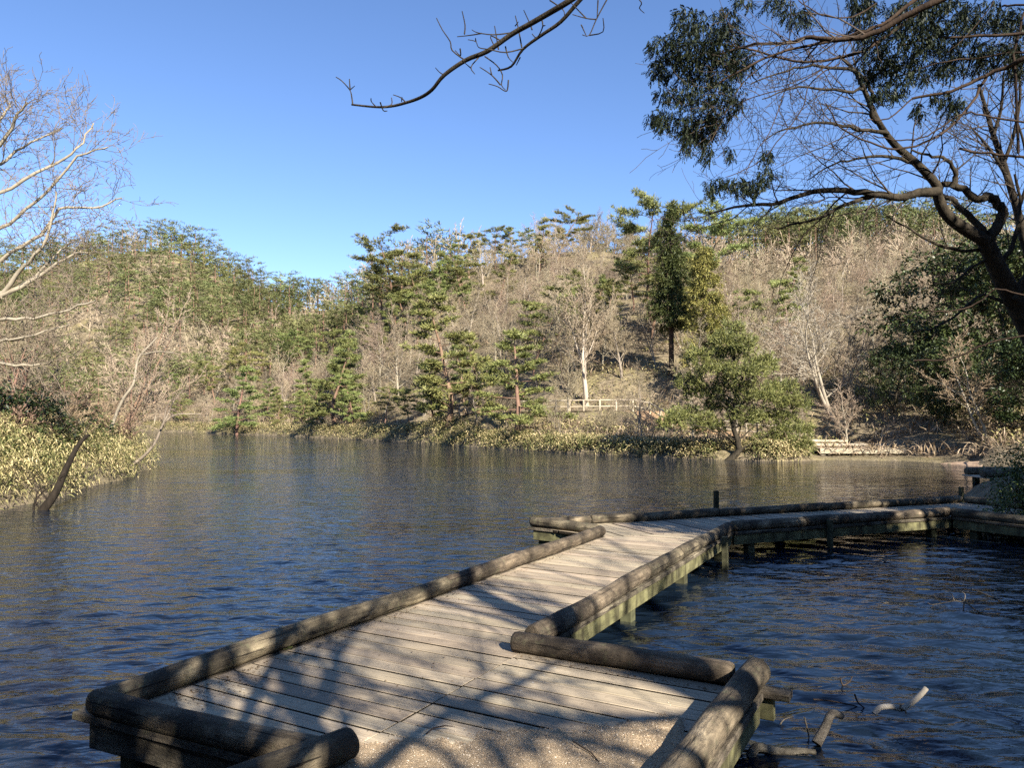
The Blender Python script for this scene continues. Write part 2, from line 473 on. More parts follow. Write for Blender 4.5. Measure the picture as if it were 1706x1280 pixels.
def terrain(x, y):
    shp = np.shape(x)
    x = np.asarray(x, float).ravel(); y = np.asarray(y, float).ravel()
    s = lake_sd(x, y)
    u = 853 + F_PX * x / np.maximum(y, 6.0)
    zr, w = np.interp(u, UU, RZ_S), np.interp(u, UU, RW_S)
    q = s / w
    prof = np.where(q < 1, np.clip(q, 0, 1) ** 1.18, 1 - 0.25 * np.clip(q - 1, 0, 2))
    hill = 0.55 + zr * prof + vnoise(x, y, 7.0) * np.clip(s / 14, 0, 1) * 0.7 + vnoise(x + 40, y, 21.0) * np.clip(s / 30, 0, 1) * 1.3
    near = 0.32 + 0.26 * sstep(s / 1.2) + 0.16 * np.clip(s - 1.0, 0, 30) * np.where(x < -7, 1.7, np.where(x > 6, 1.0, 0.35)) + 0.05 * vnoise(x, y, 1.3)
    ystart = np.where(x < 0, 40.0, 30.0)
    yw = np.where(x < 0, 30.0, 12.0)
    k = sstep((y - ystart) / yw)
    land = near * (1 - k) + hill * k
    land = land * sstep(s / 0.5 + 0.15)
    # bench of the lakeside path
    best = np.full(x.shape, 1e9); zb = np.zeros(x.shape)
    for a, b in zip(PATHPTS[:-1], PATHPTS[1:]):
        dx, dy = b.x - a.x, b.y - a.y
        t = np.clip(((x - a.x) * dx + (y - a.y) * dy) / (dx * dx + dy * dy), 0, 1)
        d = np.hypot(x - a.x - t * dx, y - a.y - t * dy)
        z = a.z + t * (b.z - a.z)
        zb = np.where(d < best, z, zb)
        best = np.minimum(best, d)
    front = np.interp(x / np.maximum(y, 1.0), PX_, PY_) - y
    inr = (x / np.maximum(y, 1.0) > PX_[0]) & (x / np.maximum(y, 1.0) < PX_[-1]) & (y > 20)
    lin = 0.4 + (zb - 0.5) * s / (s + best + 0.01)
    land = np.where(inr & (front > 0), np.minimum(land, lin), land)
    kb = 1 - sstep((best - 1.2) / 2.6)
    land = land * (1 - kb) + zb * kb
    low = 0.05 + 0.06 * s + 40 * sstep((s - 2.4) / 8.0)
    kz = sstep((u - 1330) / 30) * sstep((1650 - u) / 30) * sstep((y - 30) / 2)
    land = np.minimum(land, low) * kz + land * (1 - kz)
    bed = -np.minimum(1.6, 0.04 + 0.42 * np.maximum(-s, 0))
    z = np.where(s > 0, land, bed)
    return z.reshape(shp)
def gz(x, y):
    return float(terrain(np.array([x]), np.array([y]))[0])

ang = np.radians(np.concatenate([np.linspace(-180, -46, 24, endpoint=False), np.linspace(-46, 46, 250), np.linspace(46, 180, 25)[1:]]))
rad = np.concatenate([np.linspace(0.3, 12, 40, endpoint=False), np.geomspace(12, 330, 190), [700, 1500]])
AA, RR = np.meshgrid(ang, rad, indexing='ij')
GX, GY = RR * np.sin(AA), RR * np.cos(AA)
GZ = terrain(GX, GY)
na, nr = GX.shape
ii, jj = np.meshgrid(np.arange(na - 1), np.arange(nr - 1), indexing='ij')
base = ii * nr + jj
quads = np.stack([base, base + nr, base + nr + 1, base + 1], -1).reshape(-1, 4)
g = obj('ground', mesh_np('ground', np.stack([GX, GY, GZ], -1).reshape(-1, 3), [quads], M['ground'], True))
tag(g, 'brown leaf littered ground of the wooded banks and hills', kind='structure')

# water: rippled sheet, finer towards the viewer
wa = np.radians(np.concatenate([np.linspace(-112, -45, 26, endpoint=False), np.linspace(-45, 45, 310), np.linspace(45, 112, 27)[1:]]))
wr = np.concatenate([np.geomspace(2.4, 46, 380), np.geomspace(46.5, 150, 40)])
WA, WR = np.meshgrid(wa, wr, indexing='ij')
WX, WY = WR * np.sin(WA), WR * np.cos(WA)
WZ = np.zeros_like(WX)
dr = np.gradient(wr)[None, :]
wrng = np.random.default_rng(5)
for i in range(52):
    lam = float(np.exp(wrng.uniform(math.log(0.14), math.log(0.6))))
    th = R(82) + wrng.normal(0, R(24))
    ph = wrng.uniform(0, 6.28)
    amp = 0.0055 * lam ** 0.92
    fade = np.clip((lam / (3.5 * dr)) - 0.6, 0, 1)
    mod = 0.6 + 0.4 * np.sin(WX * wrng.uniform(0.1, 0.5) + WY * wrng.uniform(0.1, 0.5) + ph * 2)
    WZ += amp * fade * mod * 1.9 * (0.5 + 0.5 * np.sin(2 * np.pi / lam * (WX * math.cos(th) + WY * math.sin(th)) + ph)) ** 1.7 - amp * fade * mod * 0.75
na, nr = WX.shape
ii, jj = np.meshgrid(np.arange(na - 1), np.arange(nr - 1), indexing='ij')
base = ii * nr + jj
quads = np.stack([base, base + nr, base + nr + 1, base + 1], -1).reshape(-1, 4)
w_o = obj('water', mesh_np('water', np.stack([WX, WY, WZ], -1).reshape(-1, 3), [quads], M['water'], True))
tag(w_o, 'rippled blue pond water reflecting sky and hillside', kind='structure')

# lakeside path strip and the little beach
def strip(name, pts, width, mat, lift, label):
    P = []
    for a, b in zip(pts[:-1], pts[1:]):
        n = max(2, int((b - a).length / 0.6))
        P += [a.lerp(b, i / n) for i in range(n)]
    P.append(pts[-1])
    V = []
    for i, p in enumerate(P):
        d = (P[min(i + 1, len(P) - 1)] - P[max(i - 1, 0)])
        nrm = Vector((-d.y, d.x, 0)).normalized()
        for s in (-1, -0.33, 0.33, 1):
            q = p + nrm * (s * width / 2 * random.uniform(0.85, 1.15))
            V.append((q.x, q.y, 0))
    V = np.array(V)
    V[:, 2] = terrain(V[:, 0], V[:, 1]) + lift
    q = []
    for i in range(len(P) - 1):
        for k in range(3):
            q.append((i * 4 + k, i * 4 + k + 1, i * 4 + k + 5, i * 4 + k + 4))
    return tag(obj(name, mesh_np(name, V, [np.array(q)], mat, True)), label, kind='structure')
strip('path', PATHPTS, 2.4, M['path'], 0.05, 'orange earth footpath along the far shore')
strip('beach', [at_z(x, y, 0.1) for x, y in ((1345, 769), (1400, 768), (1460, 768), (1530, 770), (1590, 773), (1632, 777))], 2.6, M['beach'], 0.03, 'narrow strip of orange sand at the far shore')

# ------------------------------------------------------------------ boardwalk
DECK = 0.33
A_ = Vector((0.487, 0.873)); A_.normalize()
B_ = Vector((A_.y, -A_.x))
O_ = Vector((-2.05, 3.85)) * K
def st(s, t):
    return O_ + A_ * (s * K) + B_ * (t * K)
def clip_half(poly, n, c, keep_less):
    out = []
    k = len(poly)
    for i in range(k):
        p, q = poly[i], poly[(i + 1) % k]
        dp, dq = p.dot(n) - c, q.dot(n) - c
        ip, iq = (dp <= 0, dq <= 0) if keep_less else (dp >= 0, dq >= 0)
        if ip:
            out.append(p)
        if ip != iq:
            out.append(p.lerp(q, dp / (dp - dq)))
    return out
def prism(poly, z0, z1, bev=0.003):
    """flat board with chamfered top edge from a convex outline"""
    c = sum(poly, Vector((0, 0))) / len(poly)
    ar = sum(poly[i].x * poly[(i + 1) % len(poly)].y - poly[(i + 1) % len(poly)].x * poly[i].y for i in range(len(poly)))
    if ar < 0:
        poly = poly[::-1]
    n = len(poly)
    ins = []
    for i in range(n):
        p, a, b = poly[i], poly[i - 1], poly[(i + 1) % n]
        e1, e2 = (p - a), (b - p)
        if e1.length < 1e-6 or e2.length < 1e-6:
            ins.append(p + (c - p).normalized() * bev); continue
        e1.normalize(); e2.normalize()
        n1, n2 = Vector((-e1.y, e1.x)), Vector((-e2.y, e2.x))
        ins.append(p + (n1 + n2) * (bev / max(0.4, 1 + n1.dot(n2))))
    V = [(p.x, p.y, z0) for p in poly] + [(p.x, p.y, z1 - bev) for p in poly] + [(p.x, p.y, z1) for p in ins]
    Fq, cap = [], []
    for i in range(n):
        j = (i + 1) % n
        Fq.append((i, j, n + j, n + i))
        Fq.append((n + i, n + j, 2 * n + j, 2 * n + i))
    return V, Fq, tuple(range(2 * n, 3 * n)), tuple(range(n - 1, -1, -1))
boardwalk = thing('boardwalk', 'long grey plank boardwalk with round log kerbs zigzagging over the pond', 'boardwalk', (0, 0, 0))
def board(poly, dirv, name='plank', mat=None, z0=DECK - 0.04, z1=DECK, parent=None):
    """one board; its local x axis runs along the board so the grain follows it"""
    c = sum(poly, Vector((0, 0))) / len(poly)
    ex = dirv.normalized(); ey = Vector((-ex.y, ex.x))
    loc = [Vector(((p - c).dot(ex), (p - c).dot(ey))) for p in poly]
    V, Fq, top, bot = prism(loc, z0, z1)
    me = mesh_np(name, V, [np.array(Fq[0::2]), np.array(Fq[1::2]), np.array([top]), np.array([bot])], mat or M['plank'], False)
    me.materials.append(M['grime_and_shade'])  # sides and underside: joint grime plus gap shade painted in, so seams stay dark
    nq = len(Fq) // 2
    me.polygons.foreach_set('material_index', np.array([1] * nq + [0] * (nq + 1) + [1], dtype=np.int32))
    o = obj(name, me, parent or boardwalk, (c.x, c.y, 0))
    o.rotation_euler = (0, 0, math.atan2(ex.y, ex.x))
    return o
def deck(region, along, pitch=0.158, gap=0.016, jit=0.004, z=0.0):
    """boards laid side by side: 'along' is the walking direction, boards run across it"""
    n = along.normalized()
    ex = Vector((n.y, -n.x))
    lo = min(p.dot(n) for p in region); hi = max(p.dot(n) for p in region)
    s = lo
    while s < hi - 0.03:
        w = pitch * random.uniform(0.94, 1.06)
        poly = clip_half(clip_half(region, n, s + gap / 2, False), n, s + w - gap / 2, True)
        if len(poly) >= 3:
            dz = random.uniform(-jit, jit) + z
            o = board(poly, ex, z0=DECK - 0.04 + dz, z1=DECK + dz)
            o.rotation_euler.z += random.uniform(-0.0015, 0.0015)
        s += w
C_END, G_FAR = st(6.5, 0.0), st(7.62, 1.28)
D_COR, H_END, E_END = Vector((0.31, 10.3)) * K, Vector((6.5, 11.42)) * K, Vector((7.75, 13.25)) * K
I_END, F_END = Vector((7.32, 10.0)) * K, Vector((8.35, 12.0)) * K
deck([st(0.09, 0.06), st(6.42, 0.06), st(7.60, 1.215), st(1.92, 1.295), st(1.92, 1.359), st(0.09, 1.359)], A_)
deck([st(-1.3, 1.365), st(1.90, 1.365), st(1.90, 2.69), st(-1.3, 2.69)], A_)
E_DIR = (E_END - D_COR).normalized()
deck([D_COR + Vector((0.05, -0.07)), st(6.45, 0.06), st(7.63, 1.215), G_FAR + Vector((0.03, 0.07)), H_END + Vector((-0.02, 0.07)), E_END + Vector((0, -0.08))], E_DIR, z=-0.003)
S3 = (I_END - H_END + F_END - E_END).normalized()
deck([H_END + S3 * 0.01, E_END + S3 * 0.01, F_END + S3 * 0.3, I_END + S3 * 0.3], S3, z=-0.002)

def log_mesh(L, r, seed, taper=0.0, sides=16, round_end=True):
    rg = random.Random(seed)
    n = max(6, int(L / 0.16))
    xs = [L * i / n for i in range(n + 1)]
    ring = []
    if round_end:
        ring += [(-0.0, 0.80), (0.008, 0.93), (0.028, 1.0)]
        ring += [(x, 1.0) for x in xs if 0.09 < x < L - 0.09]
        ring += [(L - 0.028, 1.0), (L - 0.008, 0.93), (L, 0.80)]
    else:
        ring = [(x, 1.0) for x in xs]
    ph = [rg.uniform(0, 6.28) for _ in range(8)]
    V = []
    for x, k in ring:
        rr = r * k * (1 + taper * (x / L - 0.5))
        cy = 0.010 * math.sin(x * 1.7 + ph[0]); cz = 0.006 * math.sin(x * 2.3 + ph[1])
        for s in range(sides):
            a = 2 * math.pi * s / sides
            q = 1 + 0.03 * math.sin(1.3 * x + ph[5]) * math.cos(a + ph[6]) + 0.05 * math.exp(-((x * 1.3 + ph[7]) % 1.9 - 0.9) ** 2 * 90) * max(0, math.cos(a - ph[5])) + 0.035 * math.sin(2 * a + ph[2] + 0.6 * x) + 0.025 * math.sin(3 * a + ph[3] - x) + 0.02 * math.sin(x * 9 + ph[4] + a) + rg.uniform(-0.012, 0.012)
            V.append((x, cy + rr * q * math.cos(a), cz + rr * q * math.sin(a)))
    m = len(ring)
    Fq = [(i * sides + s, i * sides + (s + 1) % sides, (i + 1) * sides + (s + 1) % sides, (i + 1) * sides + s) for i in range(m - 1) for s in range(sides)]
    Fq = [f[::-1] for f in Fq]
    caps = [tuple(range(sides)), tuple(range((m - 1) * sides, m * sides))[::-1]]
    return V, Fq, caps
def place_log(p0, p1, r, name='kerb_log', parent=None, mat=None, seed=1, z0=None, z1=None, taper=0.0):
    z0 = DECK + r - 0.005 if z0 is None else z0
    z1 = z0 if z1 is None else z1
    a, b = Vector((p0.x, p0.y, z0)), Vector((p1.x, p1.y, z1))
    V, Fq, caps = log_mesh((b - a).length, r, seed, taper)
    me = mesh_np(name, V, [np.array(Fq), np.array(caps)], mat or M['log'], True)
    o = obj(name, me, parent if parent is not None else boardwalk, a)
    o.rotation_euler = (b - a).to_track_quat('X', 'Z').to_euler()
    return o
LR = 0.074
def log_run(p0, p1, cuts, r=LR, seed=1, over0=0.0, over1=0.0, lift=0.0):
    d = (p1 - p0).normalized()
    p0, p1 = p0 - d * over0, p1 + d * over1
    L = (p1 - p0).length
    c = [0.0] + list(cuts) + [1.0]
    for i, (u, v) in enumerate(zip(c[:-1], c[1:])):
        place_log(p0 + d * (L * u + (0.004 if i else 0)), p0 + d * (L * v - 0.004), r * random.uniform(0.95, 1.05), seed=seed * 10 + i, z0=DECK + r - 0.006 + lift)
log_run(st(0.0, -0.03), st(0.10, 1.46), [], seed=1)                   # front edge, to the entrance
log_run(st(0.0, 0.0), C_END, [0.47], seed=2)                                    # long kerb on the open water side
log_run(st(1.95, 1.36), G_FAR, [0.41, 0.60, 0.93], seed=3, over0=-0.10)          # kerb on the inner side
log_run(st(1.90, 1.30), st(1.95, 2.66), [], seed=4)                              # back edge of the landing
log_run(st(2.04, 2.77), st(-1.2, 2.72), [], r=0.085, seed=5)                      # right edge of the landing
pB = at_z(572, 1222, DECK + 0.15).xy
log_run(at_z(300, 1322, DECK + 0.15).xy, pB, [], seed=6, lift=0.03, over1=0.05)
log_run(D_COR, st(6.62, -0.10), [], seed=7, r=0.075, over0=0.06)
log_run(D_COR + E_DIR * 0.14, E_END, [0.09, 0.36, 0.62, 0.86], seed=8, r=0.068)
log_run(E_END + S3 * 0.1, F_END + S3 * 0.2, [], seed=9, r=0.065)
log_run(G_FAR + Vector((0.07, 0.03)), H_END, [0.3, 0.62], seed=10, r=0.078)
log_run(H_END + S3 * 0.06, I_END + S3 * 0.2, [], seed=11, r=0.072)

def beam(p0, p1, w, h, ztop, name, mat, parent=None, ofs=0.0):
    """rectangular timber from p0 to p1; ofs shifts it sideways (to its left)"""
    parent = boardwalk if parent is None else parent
    d = (p1 - p0); L = d.length; ex = d.normalized(); ey = Vector((-ex.y, ex.x))
    b = 0.006
    V = []
    for x in (-L / 2, L / 2):
        for y, z in ((-w / 2 + b, -h / 2), (w / 2 - b, -h / 2), (w / 2, -h / 2 + b), (w / 2, h / 2 - b), (w / 2 - b, h / 2), (-w / 2 + b, h / 2), (-w / 2, h / 2 - b), (-w / 2, -h / 2 + b)):
            V.append((x, y, z))
    Fq = [(i, (i + 1) % 8, 8 + (i + 1) % 8, 8 + i) for i in range(8)]
    c = (p0 + p1) / 2 + ey * ofs
    o = obj(name, mesh_np(name, V, [np.array([f[::-1] for f in Fq]), np.array([tuple(range(8)), tuple(range(15, 7, -1))])], mat, False), parent, (c.x, c.y, ztop - h / 2))
    o.rotation_euler = (0, 0, math.atan2(ex.y, ex.x))
    return o
def post(p, zt, zb=-1.0, w=0.12, name='pile', mat=None, parent=None, rz=0.0):
    o = beam(Vector((-0.5, 0)), Vector((0.5, 0)), w, w, 0, name, mat or M['wetpost'], parent if parent is not None else boardwalk)
    o.data = o.data
    o.location = (p.x, p.y, (zt + zb) / 2)
    o.scale = (zt - zb, 1, 1)
    o.rotation_euler = (0, math.pi / 2, rz)
    return o
def edge(p0, p1, out, pile_every=2.2, first=0.35, ext0=0.0, ext1=0.0, joist_in=0.0, jm=None):
    """sill board, rim joist and piles below one side of the deck; 'out' = +1 when the water is to the left of p0->p1"""
    d = (p1 - p0).normalized()
    beam(p0 - d * ext0, p1 + d * ext1, 0.125, 0.045, DECK - 0.001, 'sill_board', M['sill'], ofs=out * 0.008)
    beam(p0 + d * joist_in, p1 - d * joist_in, 0.06, 0.14, DECK - 0.05, 'rim_joist', jm or M['joist'], ofs=out * 0.018)
    L = (p1 - p0).length
    n = max(1, int(round((L - 2 * first) / pile_every)))
    nv = Vector((-d.y, d.x)) * out
    for i in range(n + 1):
        q = p0 + d * (first + (L - 2 * first) * i / n) - nv * 0.06
        post(q, DECK - 0.05, rz=math.atan2(d.y, d.x))
edge(st(0.06, 0), C_END, 1, ext0=0.0)
edge(st(0.02, -0.04), st(0.12, 1.6), -1, ext0=0.12, first=0.25, jm=M['sill'])
edge(st(2.0, 1.36), G_FAR, -1)
edge(st(1.98, 1.34), st(1.98, 2.86), 1, first=0.3, ext1=0.1)
edge(st(1.9, 2.76), st(-1.3, 2.74), 1, ext0=0.0, first=0.5)
edge(D_COR, st(6.66, -0.06), -1, first=0.12, ext0=0.08, pile_every=1.2)
edge(D_COR + E_DIR * 0.1, E_END, 1, pile_every=4.0)
edge(E_END + S3 * 0.15, F_END + S3 * 0.3, 1, first=0.2)
edge(G_FAR + Vector((0.06, 0.0)), H_END, -1, pile_every=4.2)
edge(H_END + S3 * 0.1, I_END + S3 * 0.3, -1, first=0.3)
# guard posts bolted to the outer face
gdir = (G_FAR - st(1.95, 1.36)).normalized()
for p in (at_z(1172, 945, 0).xy, ):
    q = p
    q = st((q - O_).dot(A_) / K, 1.475)
    post(q, DECK + 0.09, w=0.075, name='guard_post', rz=math.atan2(A_.y, A_.x))
hd = (H_END - G_FAR).normalized()
post(G_FAR + hd * 1.8 + Vector((hd.y, -hd.x)) * 0.14, DECK + 0.09, w=0.07, name='guard_post', rz=math.atan2(hd.y, hd.x))
post(Vector((7.42, 9.75)) * K, DECK + 0.05, w=0.06, name='guard_post')

# sand washed onto the landing
sand_edge = [(470, 1300), (560, 1262), (590, 1240), (640, 1230), (700, 1224), (745, 1229), (785, 1231), (808, 1220), (840, 1216), (869, 1215), (915, 1213), (957, 1212), (1000, 1207), (1027, 1203), (1075, 1193), (1112, 1187), (1132, 1190), (1140, 1200)]
E3 = [at_z(x, y, DECK).xy for x, y in sand_edge]
dense = []
for a, b in zip(E3[:-1], E3[1:]):
    n = max(1, int((b - a).length / 0.012))
    dense += [a.lerp(b, i / n) for i in range(n)]
V, Fq = [], []
rows = 40
for p in dense:
    k = 0.018 * math.sin(p.x * 31) + 0.012 * math.sin(p.x * 73 + 2) + random.uniform(-0.012, 0.012)
    for j in range(rows):
        t = j / (rows - 1)
        y = (p.y + k) * (1 - t) + 1.8 * t
        h = 0.004 + 0.028 * (1 - math.exp(-t * 7)) + 0.006 * math.sin(p.x * 9 + y * 13) * min(1, t * 6) + random.uniform(-0.002, 0.002) * (j > 0)
        x = p.x - 0.55 * t * max(0.0, (p.x + 0.4) / 1.3) - (0.1 * t if p.x < -0.2 else 0)
        V.append((x, y, DECK - 0.006 + h + 0.10 * t * t))
nd = len(dense)
Fq = [(i * rows + j, i * rows + j + 1, (i + 1) * rows + j + 1, (i + 1) * rows + j) for i in range(nd - 1) for j in range(rows - 1)]
tag(obj('sand', mesh_np('sand', V, [np.array(Fq)], M['sand'], True)), 'coarse pale sand washed over the near end of the boardwalk', kind='stuff')
gr = []
for _ in range(9000):
    i = random.randrange(nd); j = min(rows - 1, int(abs(random.gauss(0, 9))))
    gr.append(V[i * rows + j])
for p in [random.choice(dense) for _ in range(260)]:
    gr.append((p.x + random.gauss(0, 0.05), p.y + abs(random.gauss(0, 0.09)), DECK + 0.001))
gr = np.array(gr) + np.stack([RNG.uniform(-0.02, 0.02, len(gr)), RNG.uniform(-0.015, 0.015, len(gr)), np.zeros(len(gr))], 1)
octa = np.array([(1, 0, 0), (-1, 0, 0), (0, 1, 0), (0, -1, 0), (0, 0, 0.8), (0, 0, -0.8)], float)
sz = RNG.uniform(0.0018, 0.0045, len(gr))[:, None, None] * RNG.uniform(0.6, 1.4, (len(gr), 1, 3))
GV = (gr[:, None, :] + octa[None] * sz + RNG.normal(0, 0.0004, (len(gr), 6, 3))).reshape(-1, 3)
tri = np.array([(0, 2, 4), (2, 1, 4), (1, 3, 4), (3, 0, 4), (2, 0, 5), (1, 2, 5), (3, 1, 5), (0, 3, 5)])
GF = (np.arange(len(gr)) * 6)[:, None, None] + tri[None]
tag(obj('gravel', mesh_np('gravel', GV, [GF.reshape(-1, 3)], foliage('gravel_grains', (0.20, 0.14, 0.09), (0.46, 0.36, 0.24), 20, 0.9, 1.1, 0.01, rough=0.9, extra=(0.68, 0.60, 0.48)))), 'coarse gravel grains lying on the sand at the near end', kind='stuff')
# loose leaf litter and grit on the deck, thickest beside the kerbs
pts = []
rg = random.Random(3)
for _ in range(900):
    m = rg.random()
    if m < 0.45:
        s, t = rg.uniform(0.2, 6.3), 0.11 + abs(rg.gauss(0, 0.03))
    elif m < 0.62:
        s, t = rg.uniform(0.25, 0.9), 0.12 + abs(rg.gauss(0, 0.16))
    elif m < 0.75:
        s, t = 1.83 - abs(rg.gauss(0, 0.03)), rg.uniform(1.4, 2.6)
    else:
        s, t = rg.uniform(0.2, 6.3), rg.uniform(0.1, 1.3)
    p = st(s, t)
    pts.append((p.x, p.y, DECK + 0.006))
pts = np.array(pts)
D = RNG.normal(0, 1, (len(pts), 3)); D[:, 2] *= 0.15
V, Fq = leaf_arrays(pts, D, RNG.uniform(0.008, 0.03, len(pts)), RNG.uniform(0.004, 0.014, len(pts)), 0.0, 0.4)
V[:, 2] = np.maximum(V[:, 2], DECK + 0.0045)
tag(obj('leaf_litter', mesh_np('leaf_litter', V, [Fq], M['litter'])), 'brown leaf crumbs scattered on the boardwalk planks', kind='stuff')
# nail heads along the plank ends
nv, nf_ = [], []
for s0 in np.arange(0.2, 6.2, 0.158 / K):
    for tt in (0.16, 0.19, 1.16, 1.19) if s0 > 1.9 else (0.16, 0.19, 1.30, 1.42):
        if random.random() < 0.3: continue
        p = st(s0 + random.uniform(-0.01, 0.01), tt + random.uniform(-0.01, 0.01))
        b0 = len(nv)
        for k in range(8):
            nv.append((p.x + 0.0045 * math.cos(k * 0.785), p.y + 0.0045 * math.sin(k * 0.785), DECK + 0.0052))
        nf_.append(tuple(range(b0, b0 + 8)))
o = obj('nail_heads', mesh_np('nail_heads', nv, [np.array(nf_)], M['grime_and_shade']), boardwalk)
o['kind'] = 'stuff'
# grass tuft at the kerb
p = at_z(478, 1083, DECK)
C = np.array([[p.x + random.uniform(-0.05, 0.05), p.y + random.uniform(-0.02, 0.02), DECK] for _ in range(26)])
D = RNG.normal(0, 0.5, (26, 3)); D[:, 2] = 0.5
V, Fq = leaf_arrays(C, D, 0.05, 0.006, 0.2)
tag(obj('grass_tuft', mesh_np('grass_tuft', V, [Fq], foliage('tuft_grass', (0.08, 0.12, 0.03), (0.14, 0.19, 0.05)))), 'tiny green grass tuft growing beside the long kerb log', 'grass')

# ------------------------------------------------------------------ posts, small pier, footbridge, fence
def free_post(px, py_top, Y, w, label):
    p = at_y(px, py_top, Y)
    o = beam(Vector((-0.5, 0)), Vector((0.5, 0)), w, w, 0, 'mooring_post', M['wetpost'], boardwalk)
    o.parent = None
    o.location = (p.x, p.y, (p.z - 1.2) / 2)
    o.scale = (p.z + 1.2, 1, 1)
    o.rotation_euler = (0, math.pi / 2, 0.3)
    tag(o, label, 'post', 'posts standing in the water behind the boardwalk')
free_post(1193, 818, 13.5, 0.075, 'dark square post standing in the water behind the middle of the boardwalk')
free_post(1601, 812, 15.4, 0.075, 'short dark post standing in the water behind the far corner of the boardwalk')

pier = thing('small_pier', 'short dark log pier at the right shore beyond the boardwalk', 'pier', (15.4 * S, 24.6 * S, 0))
def child_log(root, a, b, r, name, mat, seed):
    V, Fq, caps = log_mesh((b - a).length, r, seed)
    o = obj(name, mesh_np(name, V, [np.array(Fq), np.array(caps)], mat, True), root, a - root.location)
    o.rotation_euler = (b - a).to_track_quat('X', 'Z').to_euler()
    return o
child_log(pier, Vector((13.85, 22.55, 0.33)), Vector((17.3, 23.25, 0.33)), 0.12, 'kerb_log', M['log'], 51)
child_log(pier, Vector((14.0, 23.6, 0.33)), Vector((17.2, 24.3, 0.33)), 0.11, 'kerb_log', M['log'], 52)
for k in range(16):
    a = Vector((14.05 + k * 0.2, 22.5 + k * 0.043)); b = a + Vector((-0.03, 1.2))
    o = beam(a, b, 0.185, 0.04, 0.22, 'plank', M['plank'], pier)
    o.location -= pier.location
for x, y in ((14.25, 22.65), (16.2, 23.1), (14.3, 23.6)):
    o = post(Vector((x, y)), 0.2, -0.9, 0.15, 'pile', None, pier)
    o.location -= pier.location
o = post(Vector((14.62, 22.45)), 0.46, -0.9, 0.08, 'guard_post', M['sill'], pier); o.location -= pier.location

bl, br = at_y(1366, 752, 39.6 * S), at_y(1509, 753, 39.2 * S)
bridge = thing('footbridge', 'low pale plank footbridge over a dark gap at the far beach', 'bridge', ((bl.x + br.x) / 2, (bl.y + br.y) / 2, 0))
bd = (br - bl).xy.normalized(); bn = Vector((-bd.y, bd.x))
bz = 0.44
def sub(o, root):
    o.location -= root.location
    return o
sub(beam(bl.xy, br.xy, 0.12, 0.2, bz, 'beam', M['fence'], bridge), bridge)
sub(beam(bl.xy + bn * 1.3, br.xy + bn * 1.3, 0.12, 0.2, bz, 'beam', M['fence'], bridge), bridge)
Lb = (br - bl).xy.length
for k in range(int(Lb / 0.22)):
    a = bl.xy + bd * (0.11 + k * 0.22) - bn * 0.02
    sub(beam(a, a + bn * 1.36, 0.2, 0.045, bz + 0.048, 'plank', M['plank'], bridge), bridge)
child_log(bridge, Vector((*(bl.xy + bn * 1.2), bz + 0.17)), Vector((*(br.xy + bn * 1.2 - bd * 0.2), bz + 0.15)), 0.085, 'kerb_log', M['fence'], 61)
child_log(bridge, Vector((*(bl.xy + bn * 1.25 - bd * 0.1), bz + 0.36)), Vector((*(bl.xy + bn * 1.25 + bd * 1.7), bz + 0.36)), 0.07, 'kerb_log', M['fence'], 62)
for f_ in (0.04, 0.55, 0.97):
    sub(post(bl.xy + bd * (Lb * f_) + bn * 0.1, bz - 0.2, -0.3, 0.2, 'support', M['sill'], bridge), bridge)

def fence(pts, label, spacing=1.1, h=0.82):
    root = thing('log_fence', label, 'fence', pts[0])
    P = []
    for a, b in zip(pts[:-1], pts[1:]):
        n = max(1, int(round((b - a).xy.length / spacing)))
        P += [a.lerp(b, i / n) for i in range(n)]
    P.append(pts[-1])
    P = [Vector((p.x, p.y, gz(p.x, p.y))) for p in P]
    zs = [p.z for p in P]
    for i, p in enumerate(P):
        hh = h * random.uniform(0.96, 1.06)
        o = obj('post', fence_post_me, root, p - pts[0] + Vector((0, 0, -0.25)))
        o.scale = (1, 1, (hh + 0.25))
        if i:
            q = P[i - 1]
            for k in (0.42, 0.95):
                a = q + Vector((0, 0, h * k + random.uniform(-0.02, 0.02))); b = p + Vector((0, 0, h * k + random.uniform(-0.02, 0.02)))
                r = obj('rail', fence_rail_me, root, a - pts[0])
                r.rotation_euler = (b - a).to_track_quat('Z', 'Y').to_euler()
                r.scale = (1, 1, (b - a).length)
    return root
tb = Tubes(); tb.add([(0, 0, 0), (0, 0, 0.5), (0, 0, 0.98), (0, 0, 1.0)], [0.07, 0.068, 0.066, 0.04], 8); fence_post_me = tb.mesh('post', M['fence'])
tb = Tubes(); tb.add([(0, 0, 0), (0, 0, 1.0)], [0.056, 0.052], 7); fence_rail_me = tb.mesh('rail', M['fence'])
def off(p, k=-1.0):
    return Vector((p.x, p.y + k, p.z))
fence([off(PATHPTS[4]), off(PATHPTS[5]), off(PATHPTS[6])], 'pale log fence running level along the orange path above the far shore')
fence([off(PATHPTS[6]), off(PATHPTS[7], -0.6), off(PATHPTS[8]), off(PATHPTS[9])], 'pale log fence stepping down the bank behind the leaning shore pine', 1.6)
fence([off(PATHPTS[1]), off(PATHPTS[2])], 'short sloping log fence in the shade below the pines', 1.2)

